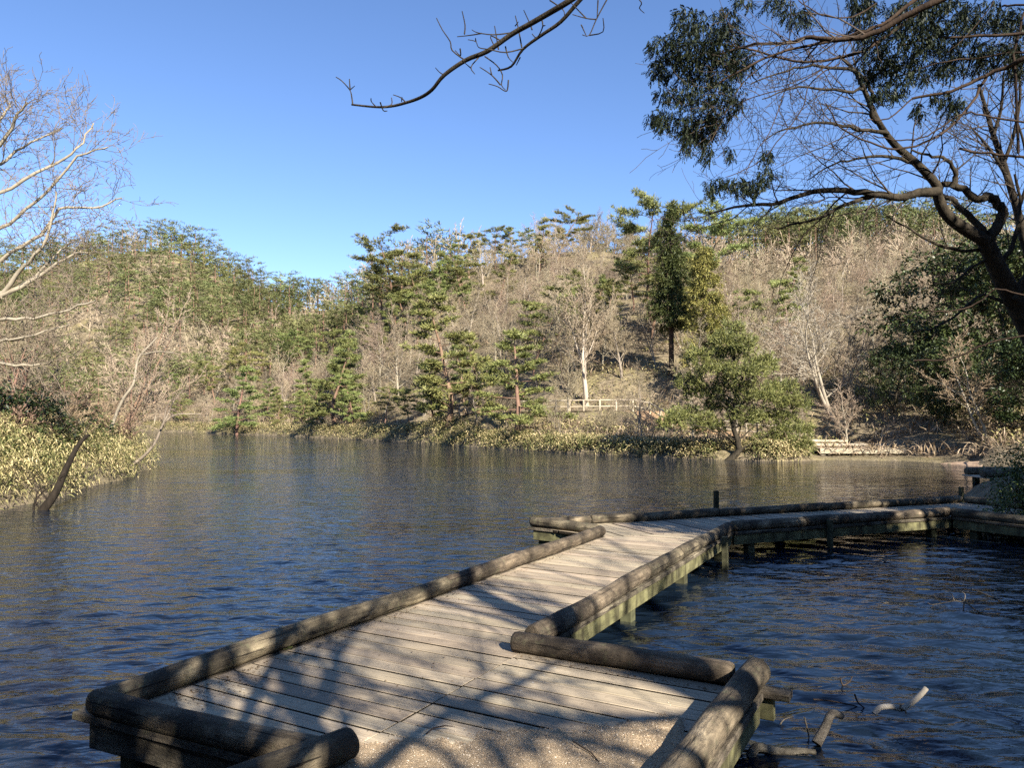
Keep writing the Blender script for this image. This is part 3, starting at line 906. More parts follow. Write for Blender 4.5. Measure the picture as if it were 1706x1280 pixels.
# ------------------------------------------------------------------ tree growing
def rot_off(d, angle, az):
    """direction d turned by angle towards azimuth az around it"""
    d = d.normalized()
    ref = Vector((0, 0, 1)) if abs(d.z) < 0.9 else Vector((1, 0, 0))
    u = d.cross(ref).normalized(); w = d.cross(u)
    return (d * math.cos(angle) + (u * math.cos(az) + w * math.sin(az)) * math.sin(angle)).normalized()
class Spec:
    def __init__(self, **k):
        self.__dict__.update(k)
def walk(p, d, L, n, wob, up, rg):
    pts = [p.copy()]
    step = L / n
    for i in range(n):
        d = (d + Vector((rg.gauss(0, wob), rg.gauss(0, wob), rg.gauss(0, wob) + up))).normalized()
        p = p + d * step
        pts.append(p.copy())
    return pts, d
def grow(big, fine, p, d, L, r, lvl, sp, rg):
    n = sp.nseg[lvl]
    pts, de = walk(p, d, L, n, sp.wob[lvl], sp.up[lvl], rg)
    last = lvl >= sp.levels
    tip = r * sp.tip[lvl]
    radii = [max(sp.rmin, r + (tip - r) * i / n) for i in range(n + 1)]
    (big if lvl <= sp.big else fine).add(pts, radii, sp.sides[lvl])
    if last:
        return
    nc = sp.nch[lvl]
    az = rg.uniform(0, 6.28)
    for c in range(nc):
        f = sp.start[lvl] + (1 - sp.start[lvl]) * (c + rg.uniform(0.1, 0.9)) / nc
        f = min(f, 0.999)
        i = int(f * n); t = f * n - i
        q = pts[i].lerp(pts[i + 1], t)
        dd = (pts[i + 1] - pts[i]).normalized()
        az += 2.4 + rg.uniform(-0.5, 0.5)
        a = R(rg.uniform(*sp.ang[lvl]))
        cd_ = rot_off(dd, a, az)
        cl = L * sp.lr[lvl] * rg.uniform(0.7, 1.2) * (1 - sp.shrink[lvl] * f)
        cr = max(sp.rmin, (r + (tip - r) * f) * sp.rr[lvl])
        grow(big, fine, q, cd_, cl, cr, lvl + 1, sp, rg)
    # leader splits
    grow(big, fine, pts[-1], de, L * sp.lr[lvl] * 0.8, tip, lvl + 1, sp, rg)

def bare_spec(kind):
    if kind == 'spread':
        return Spec(levels=4, big=1, nseg=[7, 6, 5, 3, 1], wob=[0.06, 0.13, 0.16, 0.2, 0.22], up=[0.03, 0.05, 0.03, 0.03, 0.02], tip=[0.35, 0.25, 0.3, 0.5, 0.6], rmin=0.0095, sides=[7, 5, 4, 3, 3],
                    nch=[9, 7, 6, 5], start=[0.28, 0.2, 0.15, 0.1], ang=[(35, 62), (28, 55), (28, 58), (25, 60)], lr=[0.72, 0.5, 0.46, 0.5], shrink=[0.45, 0.4, 0.4, 0.35], rr=[0.5, 0.5, 0.5, 0.6])
    if kind == 'upright':
        return Spec(levels=4, big=1, nseg=[8, 6, 5, 3, 1], wob=[0.05, 0.09, 0.13, 0.18, 0.2], up=[0.03, 0.10, 0.08, 0.05, 0.03], tip=[0.3, 0.25, 0.3, 0.5, 0.6], rmin=0.0095, sides=[7, 5, 4, 3, 3],
                    nch=[11, 7, 6, 5], start=[0.3, 0.2, 0.15, 0.1], ang=[(28, 55), (22, 48), (25, 50), (25, 55)], lr=[0.66, 0.5, 0.46, 0.5], shrink=[0.5, 0.4, 0.4, 0.3], rr=[0.45, 0.5, 0.5, 0.6])
    if kind == 'shrub':
        return Spec(levels=3, big=0, nseg=[5, 4, 3, 1], wob=[0.12, 0.16, 0.2, 0.2], up=[0.03, 0.04, 0.03, 0.02], tip=[0.3, 0.3, 0.5, 0.6], rmin=0.006, sides=[4, 3, 3, 3],
                    nch=[6, 6, 5], start=[0.15, 0.1, 0.1], ang=[(20, 50), (25, 55), (25, 60)], lr=[0.6, 0.5, 0.5], shrink=[0.35, 0.35, 0.3], rr=[0.55, 0.55, 0.6])
def bare_proto(kind, seed, bark_m, twig_m, H=8.0, lean=0.0, forks=1):
    rg = random.Random(seed)
    big, fine = Tubes(), Tubes()
    sp = bare_spec(kind)
    if forks > 1:
        sp.nch = [6, 6, 5, 5]
    for k in range(forks):
        az = rg.uniform(0, 6.28)
        tilt = lean + (0.0 if forks == 1 else rg.uniform(0.12, 0.32))
        d = Vector((math.sin(tilt) * math.cos(az), math.sin(tilt) * math.sin(az), math.cos(tilt)))
        grow(big, fine, Vector((rg.uniform(-0.1, 0.1) * (forks > 1), rg.uniform(-0.1, 0.1) * (forks > 1), -0.4)), d, H * 0.62, H * 0.0165 / (forks ** 0.4), 0, sp, rg)
    return [('trunk', big.mesh('trunk', bark_m)), ('crown', fine.mesh('crown', twig_m))]
def shrub_proto(seed, twig_m, H=1.6, stems=7, spread=0.5):
    rg = random.Random(seed)
    big, fine = Tubes(), Tubes()
    sp = bare_spec('shrub')
    for k in range(stems):
        az = rg.uniform(0, 6.28); tilt = rg.uniform(0.05, spread)
        d = Vector((math.sin(tilt) * math.cos(az), math.sin(tilt) * math.sin(az), math.cos(tilt)))
        grow(big, fine, Vector((rg.gauss(0, 0.12), rg.gauss(0, 0.12), -0.1)), d, H * 0.62, 0.014, 0, sp, rg)
    return [('stems', big.mesh('stems', twig_m)), ('twigs', fine.mesh('twigs', twig_m))]
def tufts(C, Ax, k, l, w, rng, spread=0.8):
    """needle tufts: k narrow triangles fanning out of every centre"""
    n = len(C)
    Cc = np.repeat(C, k, axis=0)
    D = unit(np.repeat(Ax, k, axis=0) + rng.normal(0, spread, (n * k, 3)))
    sd = unit(np.cross(D, rng.normal(0, 1, (n * k, 3))))
    L = (l * rng.uniform(0.7, 1.25, n * k))[:, None]
    V = np.stack([Cc - sd * w / 2, Cc + sd * w / 2, Cc + D * L + sd * w * 0.2, Cc + D * L - sd * w * 0.2], axis=1).reshape(-1, 3)
    F = (np.arange(n * k) * 4)[:, None] + np.arange(4)[None]
    return V, F
def pine_proto(seed, H=8.0, kind='red', density=1.0, flat=0.35):
    """red pine: crooked reddish trunk, level layered pads of needles"""
    rg = random.Random(seed); rng = np.random.default_rng(seed)
    big = Tubes()
    lean = rg.uniform(0, 0.16); az0 = rg.uniform(0, 6.28)
    d = Vector((math.sin(lean) * math.cos(az0), math.sin(lean) * math.sin(az0), math.cos(lean)))
    n = 10
    pts, _ = walk(Vector((0, 0, -0.4)), d, H + 0.4, n, 0.08, 0.06, rg)
    r0 = H * 0.017
    big.add(pts, [r0 * (1 - 0.85 * i / n) for i in range(n + 1)], 7)
    Cs, As = [], []
    nl = int(19 * (1 if kind == 'red' else 1.4))
    lo = 0.34 if kind == 'red' else 0.12
    az = rg.uniform(0, 6.28)
    for i in range(nl):
        f = lo + (1 - lo) * (i + rg.uniform(0, 1)) / nl
        f = min(f, 0.99)
        k = int(f * n); q = pts[k].lerp(pts[k + 1], f * n - k)
        az += 2.4 + rg.uniform(-0.6, 0.6)
        if kind == 'red':
            L = H * (0.40 * math.sin(math.pi * min(1, (1 - f) * 1.15 + 0.16)) ** 0.7) * rg.uniform(0.6, 1.15)
        else:
            L = H * 0.30 * (1.08 - f) * rg.uniform(0.75, 1.15) + 0.25
        el = rg.uniform(-0.05, 0.35)
        dd = Vector((math.cos(az) * math.cos(el), math.sin(az) * math.cos(el), math.sin(el)))
        m = 5
        bp, _ = walk(q, dd, L, m, 0.13, 0.03, rg)
        rb = max(0.012, r0 * (1 - 0.85 * f) * 0.45)
        big.add(bp, [rb * (1 - 0.7 * j / m) for j in range(m + 1)], 4)
        ns = int(7 + L * 3.6 * density)
        for s_ in range(ns):
            g = rg.uniform(0.3, 1.0)
            k2 = min(m - 1, int(g * m)); q2 = bp[k2].lerp(bp[k2 + 1], g * m - k2)
            a2 = az + rg.choice((-1, 1)) * rg.uniform(0.3, 1.3)
            l2 = L * 0.34 * rg.uniform(0.3, 1.0) * (1.15 - 0.5 * g)
            e2 = rg.uniform(-0.1, 0.35)
            d2 = Vector((math.cos(a2) * math.cos(e2), math.sin(a2) * math.cos(e2), math.sin(e2)))
            bp2, _ = walk(q2, d2, l2, 2, 0.12, 0.06, rg)
            big.add(bp2, [rb * 0.3, rb * 0.25, 0.006], 3)
            nt = max(4, int(l2 * 13 * density))
            for t_ in range(nt):
                h_ = rg.uniform(0.2, 1.05)
                c = bp2[0].lerp(bp2[2], h_) + Vector((rg.gauss(0, 0.13), rg.gauss(0, 0.13), rg.gauss(0.05, 0.06)))
                Cs.append(c); As.append((d2.x * 0.45, d2.y * 0.45, 0.75 - flat))
    # crown top
    for t_ in range(30):
        Cs.append(pts[-1] + Vector((rg.gauss(0, 0.25), rg.gauss(0, 0.25), rg.gauss(-0.1, 0.2)))); As.append((0, 0, 1))
    V, Fq = tufts(np.array([tuple(c) for c in Cs]), np.array(As), 8, 0.24, 0.04, rng, 0.55)
    return [('trunk', big.mesh('trunk', M['bark_red'])), ('crown', mesh_np('crown', V, [Fq], M['pine']))], (V, Fq)
def spray_arrays(C, D, n_leaf, l, w, rng, droop):
    """small flat fans of scale foliage hanging from points C along D"""
    n = len(C)
    Cc = np.repeat(C, n_leaf, axis=0); Dd = unit(np.repeat(D, n_leaf, axis=0) + rng.normal(0, 0.45, (n * n_leaf, 3)))
    st_ = rng.uniform(0, 0.6, (n * n_leaf, 1))
    return leaf_arrays(Cc + Dd * st_ * l, Dd, l * rng.uniform(0.6, 1.2, n * n_leaf), w * rng.uniform(0.7, 1.3, n * n_leaf), droop, 1.2, rng)
def cone_proto(seed, H, base, width, mat, n=3200, power=0.8, blunt=0.0):
    rng = np.random.default_rng(seed); rg = random.Random(seed)
    big = Tubes()
    big.add([(0, 0, -0.5), (0.02, 0, H * 0.3), (0, 0.03, H * 0.7), (0, 0, H * 0.97)], [H * 0.017, H * 0.014, H * 0.007, 0.01], 8)
    # limbs as whorls; sprays gather round limb ends so that the outline is uneven
    Cs, Ds = [], []
    nl = 150
    for i in range(nl):
        f = ((i + rg.random()) / nl)
        z = base + (H - base) * f
        rad = width * ((1 - f) ** power * (1 - blunt) + blunt * math.sqrt(max(0, 1 - f * f))) * rg.uniform(0.72, 1.12) * (1.0 if f > 0.08 else 0.55 + 5 * f)
        a = rg.uniform(0, 6.28)
        e = Vector((math.cos(a) * rad, math.sin(a) * rad, z - rad * 0.12 + 0.0))
        s0 = Vector((0, 0, z + rad * 0.1))
        big.add([s0, s0.lerp(e, 0.5) + Vector((0, 0, 0.05)), e], [0.02, 0.014, 0.006], 3)
        m = int(n / nl * (0.35 + 1.1 * rad / width))
        for k in range(m):
            g = rg.random() ** 0.45
            q = s0.lerp(e, g) + Vector((rg.gauss(0, 0.16), rg.gauss(0, 0.16), rg.gauss(-0.03, 0.13)))
            Cs.append(tuple(q)); Ds.append((math.cos(a) * 0.8, math.sin(a) * 0.8, rg.uniform(-0.5, 0.35)))
    V, Fq = spray_arrays(np.array(Cs), np.array(Ds), 8, 0.155, 0.05, rng, 0.25)
    return [('trunk', big.mesh('trunk', M['bark_hinoki'])), ('crown', mesh_np('crown', V, [Fq], mat))]
def broad_proto(seed, H=6.0, Wd=2.8, mat=None, n=2600, low=0.15, leaf=0.17):
    """dense evergreen with leaf clusters on forked limbs"""
    rng = np.random.default_rng(seed); rg = random.Random(seed)
    big, fine = Tubes(), Tubes()
    sp = Spec(levels=2, big=2, nseg=[6, 5, 4], wob=[0.08, 0.14, 0.18], up=[0.02, 0.06, 0.04], tip=[0.3, 0.3, 0.4], rmin=0.012, sides=[7, 5, 4], nch=[9, 5], start=[low + 0.05, 0.2], ang=[(40, 75), (30, 60)], lr=[0.5, 0.5], shrink=[0.5, 0.3], rr=[0.5, 0.5])
    grow(big, fine, Vector((0, 0, -0.4)), Vector((0, 0, 1)), H * 0.75, H * 0.02, 0, sp, rg)
    cl = []
    for i in range(52):
        f = rg.random()
        z = H * (low + (1 - low) * f)
        rad = Wd * math.sqrt(max(0.02, 1 - (2 * f - 0.8) ** 2 / 1.5)) * rg.uniform(0.35, 0.95)
        a = rg.uniform(0, 6.28)
        cl.append((rad * math.cos(a), rad * math.sin(a), z, rg.uniform(0.35, 0.85)))
    cl = np.array(cl)
    pick = rng.integers(0, len(cl), n)
    u = unit(rng.normal(0, 1, (n, 3)))
    C = cl[pick, :3] + u * cl[pick, 3:4] * (rng.uniform(0.4, 1, (n, 1)) ** 0.5) * np.array([1, 1, 0.7])
    D = u + np.array([0, 0, 0.15])
    k = 5
    V, Fq = leaf_arrays(np.repeat(C, k, axis=0) + rng.normal(0, 0.06, (n * k, 3)), np.repeat(D, k, axis=0) + rng.normal(0, 0.7, (n * k, 3)), leaf * rng.uniform(0.7, 1.2, n * k), leaf * 0.45, 0.25, 1.2, rng)
    return [('trunk', big.mesh('trunk', M['bark_dark'])), ('crown', mesh_np('crown', V, [Fq], mat or M['broad']))]

def plant(name, parts, loc, scale, rz, label, cat, group=None, sxy=None, tilt=(0, 0)):
    root = thing(name, label, cat, loc, group)
    root.rotation_euler = (tilt[0], tilt[1], rz)
    sxy = scale if sxy is None else sxy
    root.scale = (sxy, sxy, scale)
    for pn, me in parts:
        obj(pn, me, root)
    return root

# ------------------------------------------------------------------ prototypes
BARE = [bare_proto('spread', 101, M['bark_grey'], M['twig']), bare_proto('upright', 102, M['bark_grey'], M['twig']), bare_proto('spread', 103, M['bark_grey'], M['twig'], lean=0.2),
        bare_proto('upright', 104, M['bark_grey'], M['twig'], forks=2), bare_proto('spread', 105, M['bark_grey'], M['twig'], forks=2), bare_proto('upright', 106, M['bark_grey'], M['twig'], lean=0.15)]
PINES, PARR = [], []
for i_, (k_, d_) in enumerate((('red', 1.0), ('red', 1.1), ('red', 0.9), ('young', 1.0), ('young', 1.1))):
    p_, a_ = pine_proto(201 + i_, 8.0, k_, d_)
    PINES.append(p_); PARR.append(a_)
SHRUB = [shrub_proto(301, M['twig']), shrub_proto(302, M['twig']), shrub_proto(303, M['twig_red'], 1.8, 9, 0.7), shrub_proto(304, M['twig_red'], 1.5, 8, 0.8)]
BROAD = [broad_proto(401, 6.0, 2.6), broad_proto(402, 6.0, 2.9)]

# ------------------------------------------------------------------ trees one can name
def base_at(px, Y):
    """ground point under photo column px at depth Y"""
    x = (px - 853) / F_PX * Y
    return Vector((x, Y, gz(x, Y)))
def scale_for(p, py_top, H):
    """scale that brings the top of a tree of height H, standing at p, up to photo row py_top"""
    zt = at_y(853, py_top, p.y).z
    return max(0.2, (zt - p.z) / H)
def mesh_top(me):
    a = np.empty(len(me.vertices) * 3, dtype=np.float32)
    me.vertices.foreach_get('co', a)
    return float(a[2::3].max())
taken = []
def hero(name, parts, px, Y, top, H, label, cat, rz=0.0, wide=1.0, group=None, tilt=(0, 0)):
    p = base_at(px, Y)
    H = max(mesh_top(me) for _, me in parts)
    s = scale_for(p, top, H)
    taken.append((p.x, p.y, 1.6 * s))
    return plant(name, parts, p, s, rz, label, cat, group, s * wide, tilt)
CEDAR = cone_proto(501, 10.0, 2.8, 1.5, M['cedar'], 4600, 0.85, 0.0)
CYPRESS = cone_proto(502, 8.0, 0.35, 1.9, M['cypress'], 4200, 0.6, 0.4)
hero('cedar_tree', CEDAR, 1119, 55, 336, 10.0, 'tall dark green conical cedar with a bare lower trunk on the hillside', 'tree')
hero('cypress_tree', CYPRESS, 1176, 52, 405, 8.0, 'olive green bushy cypress close beside the tall dark cedar', 'tree', wide=0.9)
for px_, Y_, r_ in ((1119, 51, 2.6), (1119, 47.5, 2.0), (1172, 49, 2.6), (1100, 53, 2.0), (1205, 52, 1.8), (1145, 50, 2.2)):
    q_ = base_at(px_, Y_)
    taken.append((q_.x, q_.y, r_))
PALE = bare_proto('upright', 111, M['bark_pale'], M['twig'], 8.0)
hero('bare_tree', PALE, 978, 55, 395, 9.6, 'bare tree with a pale straight trunk above the level log fence', 'tree', 0.6, 1.1)
BIGSPREAD = bare_proto('spread', 131, M['bark_grey'], M['bark_pale'], 8.0, 0.0, 2)
hero('bare_tree', BIGSPREAD, 1388, 44, 425, 9.4, 'wide spreading bare tree with forked dark limbs above the footbridge', 'tree', 1.2, 1.25)
FAN = bare_proto('spread', 117, M['bark_pale'], M['twig_red'], 7.0, 0.1, 2)
hero('bare_tree', FAN, 1642, 34.5, 545, 8.0, 'low pale bare tree with fanning reddish twigs at the right shore', 'tree', 2.0, 1.3)
for px, Y, top, lab, rz, w in ((1085, 70, 318, 'tallest pine on the skyline just behind the dark cedar', 0.4, 0.9), (1155, 74, 332, 'skyline pine with a wide crown to the right of the dark cedar', 2.0, 1.0)):
    hero('pine_tree', PINES[1], px, Y, top, 8.2, lab, 'tree', rz, w, 'pines on the far hillside')
hero('pine_tree', PINES[3], 862, 50, 540, 8.2, 'bright green layered pine with a red trunk beside the left end of the level fence', 'tree', 1.0, 1.7, 'pines on the far hillside')
hero('pine_tree', PINES[4], 745, 57, 485, 8.2, 'dense pine rising above the short sloping fence', 'tree', 2.2, 1.55, 'pines on the far hillside')
hero('pine_tree', PINES[4], 560, 74, 560, 8.2, 'pine close to the far shore with a broad low crown', 'tree', 0.2, 1.4, 'pines on the far hillside')
hero('pine_tree', PINES[0], 655, 104, 388, 8.2, 'rounded pine at the top of the middle ridge beside a bare crown', 'tree', 0.9, 1.3, 'pines on the far hillside')
hero('pine_tree', PINES[3], 395, 88, 605, 8.2, 'dark low pine standing at the water on the far left shore', 'tree', 0.5, 1.5, 'pines on the far hillside')
for px, Y, top, lab, w, k in ((1585, 44, 400, 'big dark evergreen with a domed crown behind the right shore', 1.25, 0), (1690, 41, 385, 'dark evergreen at the right edge behind the foreground trunk', 1.2, 1), (1490, 43, 570, 'shaded evergreen shrub tree behind the footbridge', 1.1, 1),
                              (1570, 38.5, 560, 'dark leafy evergreen behind the low pale bare tree', 1.3, 0), (1680, 36, 600, 'glossy evergreen bush tree at the far right shore', 1.4, 1), (1740, 33, 520, 'evergreen reaching in from the right beyond the small pier', 1.2, 0)):
    hero('evergreen_tree', BROAD[k], px, Y, top, 6.2, lab, 'tree', px * 0.01, w, 'dark evergreens at the right shore')

# leaning shore pine: crooked dark trunk over the water
def shore_pine():
    rg = random.Random(77); rng = np.random.default_rng(77)
    Y = 35.6
    tr = [at_y(x, y, Y) for x, y in ((1205, 775), (1222, 762), (1232, 750), (1229, 735), (1222, 715), (1222, 690), (1226, 660), (1226, 620), (1222, 585), (1220, 560))]
    b = tr[0]
    root = thing('pine_tree', 'leaning pine with a crooked dark trunk overhanging the water at the far shore', 'tree', b, 'pines on the far hillside')
    big = Tubes()
    big.add([p - b for p in tr], [0.17, 0.16, 0.15, 0.13, 0.11, 0.095, 0.08, 0.06, 0.045, 0.02], 8)
    pads = [(1150, 688, 38), (1120, 700, 26), (1180, 705, 30), (1285, 730, 32), (1318, 712, 36), (1290, 690, 40), (1335, 738, 24), (1172, 650, 36), (1148, 632, 24), (1262, 655, 38), (1300, 645, 28), (1245, 615, 36), (1270, 600, 26), (1190, 612, 34), (1165, 590, 22), (1216, 585, 34), (1240, 570, 24), (1205, 562, 24), (1322, 668, 30), (1240, 690, 30), (1204, 672, 30), (1222, 545, 18), (1225, 635, 34)]
    Cs, As = [], []
    for x, y, w in pads:
        e = at_y(x, y, Y + rg.uniform(-1.1, 1.1)) - b
        f = min(0.95, max(0.25, (775 - y) / 215.0))
        k = int(f * 9); s0 = tr[k] - b
        big.add([s0, s0.lerp(e, 0.5) + Vector((0, 0, 0.12)), e], [0.045, 0.03, 0.012], 5)
        r = w / F_PX * Y
        for i in range(int(230 * r)):
            a = rg.uniform(0, 6.28); q = r * math.sqrt(rg.random())
            Cs.append((e.x + q * math.cos(a), e.y + q * math.sin(a) * 0.8, e.z + rg.gauss(0, 0.2) - 0.15 * q / r)); As.append((math.cos(a) * 0.4, math.sin(a) * 0.4, 0.5))
    V, Fq = tufts(np.array(Cs), np.array(As), 9, 0.2, 0.028, rng, 0.55)
    obj('trunk', big.mesh('trunk', M['bark_dark']), root)
    obj('crown', mesh_np('crown', V, [Fq], M['pine']), root)
    taken.append((b.x, b.y, 2.5))
shore_pine()

# ------------------------------------------------------------------ scattered hillside trees
ORD = ['first', 'second', 'third', 'fourth', 'fifth', 'sixth', 'seventh', 'eighth', 'ninth', 'tenth', 'eleventh', 'twelfth', 'thirteenth', 'fourteenth', 'fifteenth', 'sixteenth', 'seventeenth', 'eighteenth', 'nineteenth', 'twentieth'] + ['twenty-' + w for w in ('first', 'second', 'third', 'fourth', 'fifth', 'sixth', 'seventh', 'eighth', 'ninth')] + ['thirtieth'] + ['thirty-' + w for w in ('first', 'second', 'third', 'fourth', 'fifth', 'sixth', 'seventh', 'eighth', 'ninth')]
ZONES = [(-300, 330, 'the left hill'), (330, 560, 'the slope below the saddle'), (560, 760, 'the slope above the sloping fence'), (760, 950, 'the slope left of the pale-trunked tree'),
         (950, 1110, 'the slope left of the cedar'), (1110, 1215, 'the slope behind the cypress'), (1215, 1310, 'the slope right of the cypress'), (1310, 1400, 'the slope behind the spreading tree'), (1400, 1500, 'the slope above the footbridge'), (1500, 2200, 'the slope above the dark evergreens')]
def zone_of(u):
    for a, b, n in ZONES:
        if a <= u < b:
            return n
    return ZONES[-1][2]
rg = random.Random(21)
near_list, far_list = [], []
cand = []
for _ in range(32000):
    u = rg.uniform(-40, 1760)
    d0 = float(np.interp(u, SHU, SHD)) if u > 150 else 95.0
    Y = d0 + 0.8 + (rg.random() ** (1.25 if u > 560 else 0.9)) * 135
    cand.append((u, Y, (u - 853) / F_PX * Y))
ca = np.array(cand)
csd = lake_sd(ca[:, 2], ca[:, 1]); cz = terrain(ca[:, 2], ca[:, 1])
acc = []
grid = {}
def ok_pos(x, y, mind):
    gx, gy = int(x // 6), int(y // 6)
    for i in range(gx - 1, gx + 2):
        for j in range(gy - 1, gy + 2):
            for (a, b, m) in grid.get((i, j), ()):
                if (a - x) ** 2 + (b - y) ** 2 < max(mind, m) ** 2 * 0.9:
                    return False
    return True
for x, y, m in taken:
    grid.setdefault((int(x // 6), int(y // 6)), []).append((x, y, m))
def path_d(x, y):
    best = 1e9
    for a, b in zip(PATHPTS[:-1], PATHPTS[1:]):
        dx, dy = b.x - a.x, b.y - a.y
        t = max(0, min(1, ((x - a.x) * dx + (y - a.y) * dy) / (dx * dx + dy * dy)))
        best = min(best, math.hypot(x - a.x - t * dx, y - a.y - t * dy))
    return best
PX_ = np.array([p.x / p.y for p in PATHPTS]); PY_ = np.array([p.y for p in PATHPTS])
def path_front(x, y):
    """how far in front of the path (towards the water) a point lies"""
    return float(np.interp(x / y, PX_, PY_)) - y
for (u, Y, x), s_, z in zip(cand, csd, cz):
    if s_ < 0.9 or z < 0.4:
        continue
    if math.hypot(x, Y) > 230:
        continue
    mind = 2.05 + 0.0105 * Y if Y < 100 else 2.85
    if not ok_pos(x, Y, mind):
        continue
    if path_d(x, Y) < 1.9:
        continue
    if u > 1440 and Y < 46:
        continue
    if 850 < u < 1300 and path_front(x, Y) > 0.6 and rg.random() < (0.97 if u < 1130 else 0.8):
        continue
    grid.setdefault((int(x // 6), int(Y // 6)), []).append((x, Y, mind))
    nv = float(vnoise(np.array([x + 13]), np.array([Y * 0.8]), 6.5)[0])
    pine_p = 0.44 if u < 600 else (0.37 if u < 900 else 0.2)
    if 1180 < u < 1480 and Y < 105: pine_p = 0.10
    if Y > 110 and u > 1150: pine_p = 0.6
    if Y > 135 and u < 560: pine_p = 0.6
    kind = 'pine' if nv * 0.45 + 0.5 + rg.uniform(-0.25, 0.25) < pine_p + 0.08 else 'bare'
    acc.append((u, Y, x, z, s_, kind))
NEAR_LIM = 112.0
def seen(u, Y, x, z, h=6.5):
    """does the crown rise above the ground in front of it"""
    f = np.linspace(0.3, 0.97, 45)
    gx, gy = x * f, Y * f
    el = (terrain(gx, gy) - CAM_Z) / gy
    return (z + h - CAM_Z) / Y > el.max() + 0.002
acc = [a for a in acc if a[1] < 75 or seen(*a[:4])]
def is_near(a):
    return a[1] < (NEAR_LIM if a[0] < 1110 else 92.0)
near_t = [a for a in acc if is_near(a)]
far_t = [a for a in acc if not is_near(a)]
counts = {}
rows = []
for (u, Y, x, z, s_, kind) in near_t:
    v = HOR - (z + 3 - CAM_Z) / Y * F_PX
    band = ('lowest on', 'low on', 'midway up', 'high on', 'higher up', 'atop')[int(np.searchsorted([6, 11, 17, 24, 32], s_))]
    rows.append((kind, zone_of(u), band, u, Y, x, z, s_))
rows.sort(key=lambda r: (r[0], r[1], r[2], r[3]))
for kind, zone, band, u, Y, x, z, s_ in rows:
    key = (kind, zone, band)
    c = counts.get(key, 0); counts[key] = c + 1
    word = 'pine' if kind == 'pine' else 'bare tree'
    lab = '%s %s from the left %s %s' % (ORD[min(c, len(ORD) - 1)], word, band, zone)
    h = rg.uniform(4.2, 7.6) if s_ > 5 else rg.uniform(3.0, 5.2)
    if kind == 'pine':
        k = rg.choice((0, 1, 2, 3, 4)) if s_ > 8 else rg.choice((3, 4, 3, 2))
        plant('pine_tree', PINES[k], (x, Y, z), h / 8.2, rg.uniform(0, 6.28), lab, 'tree', 'pines on the far hillside', h / 8.2 * rg.uniform(1.1, 1.45), (rg.uniform(-0.07, 0.07), rg.uniform(-0.07, 0.07)))
    else:
        k = rg.randrange(len(BARE))
        plant('bare_tree', BARE[k], (x, Y, z), h / 9.2, rg.uniform(0, 6.28), lab, 'tree', 'bare trees on the far hillside', h / 9.2 * rg.uniform(1.05, 1.4), (rg.uniform(-0.1, 0.1), rg.uniform(-0.1, 0.1)))
print('NEAR', len(near_t), 'FAR', len(far_t), max(counts.values()))

# the woods on the far ridges read as one mass
def low_bare(seed):
    r_ = random.Random(seed)
    big = Tubes()
    sp = Spec(levels=3, big=9, nseg=[4, 2, 1, 1], wob=[0.06, 0.13, 0.16, 0.2], up=[0.03, 0.06, 0.05, 0.03], tip=[0.3, 0.3, 0.4, 0.6], rmin=0.03, sides=[4, 3, 3, 3], nch=[7, 4, 3], start=[0.3, 0.2, 0.1], ang=[(28, 58), (25, 52), (25, 58)], lr=[0.68, 0.5, 0.5], shrink=[0.45, 0.4, 0.3], rr=[0.5, 0.5, 0.55])
    grow(big, big, Vector((0, 0, -0.4)), Vector((0, 0, 1)), 5.0, 0.12, 0, sp, r_)
    return big.arrays()
LOWB = [low_bare(k) for k in (901, 902, 903)]
def low_pine(arr, seed):
    V, Fq = arr
    r_ = np.random.default_rng(seed)
    pick = r_.choice(len(Fq), min(400, len(Fq)), replace=False)
    Q = V[Fq[pick]]
    c = Q.mean(axis=1, keepdims=True)
    Q = c + (Q - c) * np.array([2.8, 2.8, 2.3])
    return Q.reshape(-1, 3), np.arange(len(pick) * 4).reshape(-1, 4)
LOWP = [low_pine(a, 950 + i) for i, a in enumerate(PARR[:3])]
LPT = []
pb, pp, pt = [], [], Tubes()
for (u, Y, x, z, s_, kind) in far_t:
    h = rg.uniform(5.5, 8.5)
    a = rg.uniform(0, 6.28)
    wd = rg.uniform(1.2, 1.6)
    arr = LOWB[rg.randrange(3)] if kind == 'bare' else LOWP[rg.randrange(3)]
    s1 = h / (8.6 if kind == 'bare' else 8.2)
    ca_, sa_ = math.cos(a), math.sin(a)
    V = arr[0] * np.array([s1 * wd, s1 * wd, s1])
    V = np.stack([V[:, 0] * ca_ - V[:, 1] * sa_ + x, V[:, 0] * sa_ + V[:, 1] * ca_ + Y, V[:, 2] + z], axis=1)
    (pb if kind == 'bare' else pp).append((V, arr[1]))
    if kind == 'pine':
        pt.add([(x, Y, z - 0.4), (x + rg.uniform(-.2, .2), Y, z + h * 0.5), (x, Y, z + h * 0.9)], [0.13, 0.1, 0.03], 4)
fw = thing('far_woods', 'hazy mixed woods covering the far ridges of the left and right hills', None)
fw['kind'] = 'stuff'
for nm, lst, mt in (('bare_crowns', pb, M['twig_far']), ('pine_crowns', pp, M['pine_far'])):
    V, Fl = join(lst)
    me = mesh_np(nm, V, Fl, mt)
    at_ = me.attributes.new('tint', 'FLOAT', 'FACE')
    at_.data.foreach_set('value', np.concatenate([np.full(len(f), rg.random(), dtype=np.float32) for _, f in lst]))
    obj(nm, me, fw)
obj('trunks', pt.mesh('trunks', M['bark_red']), fw)

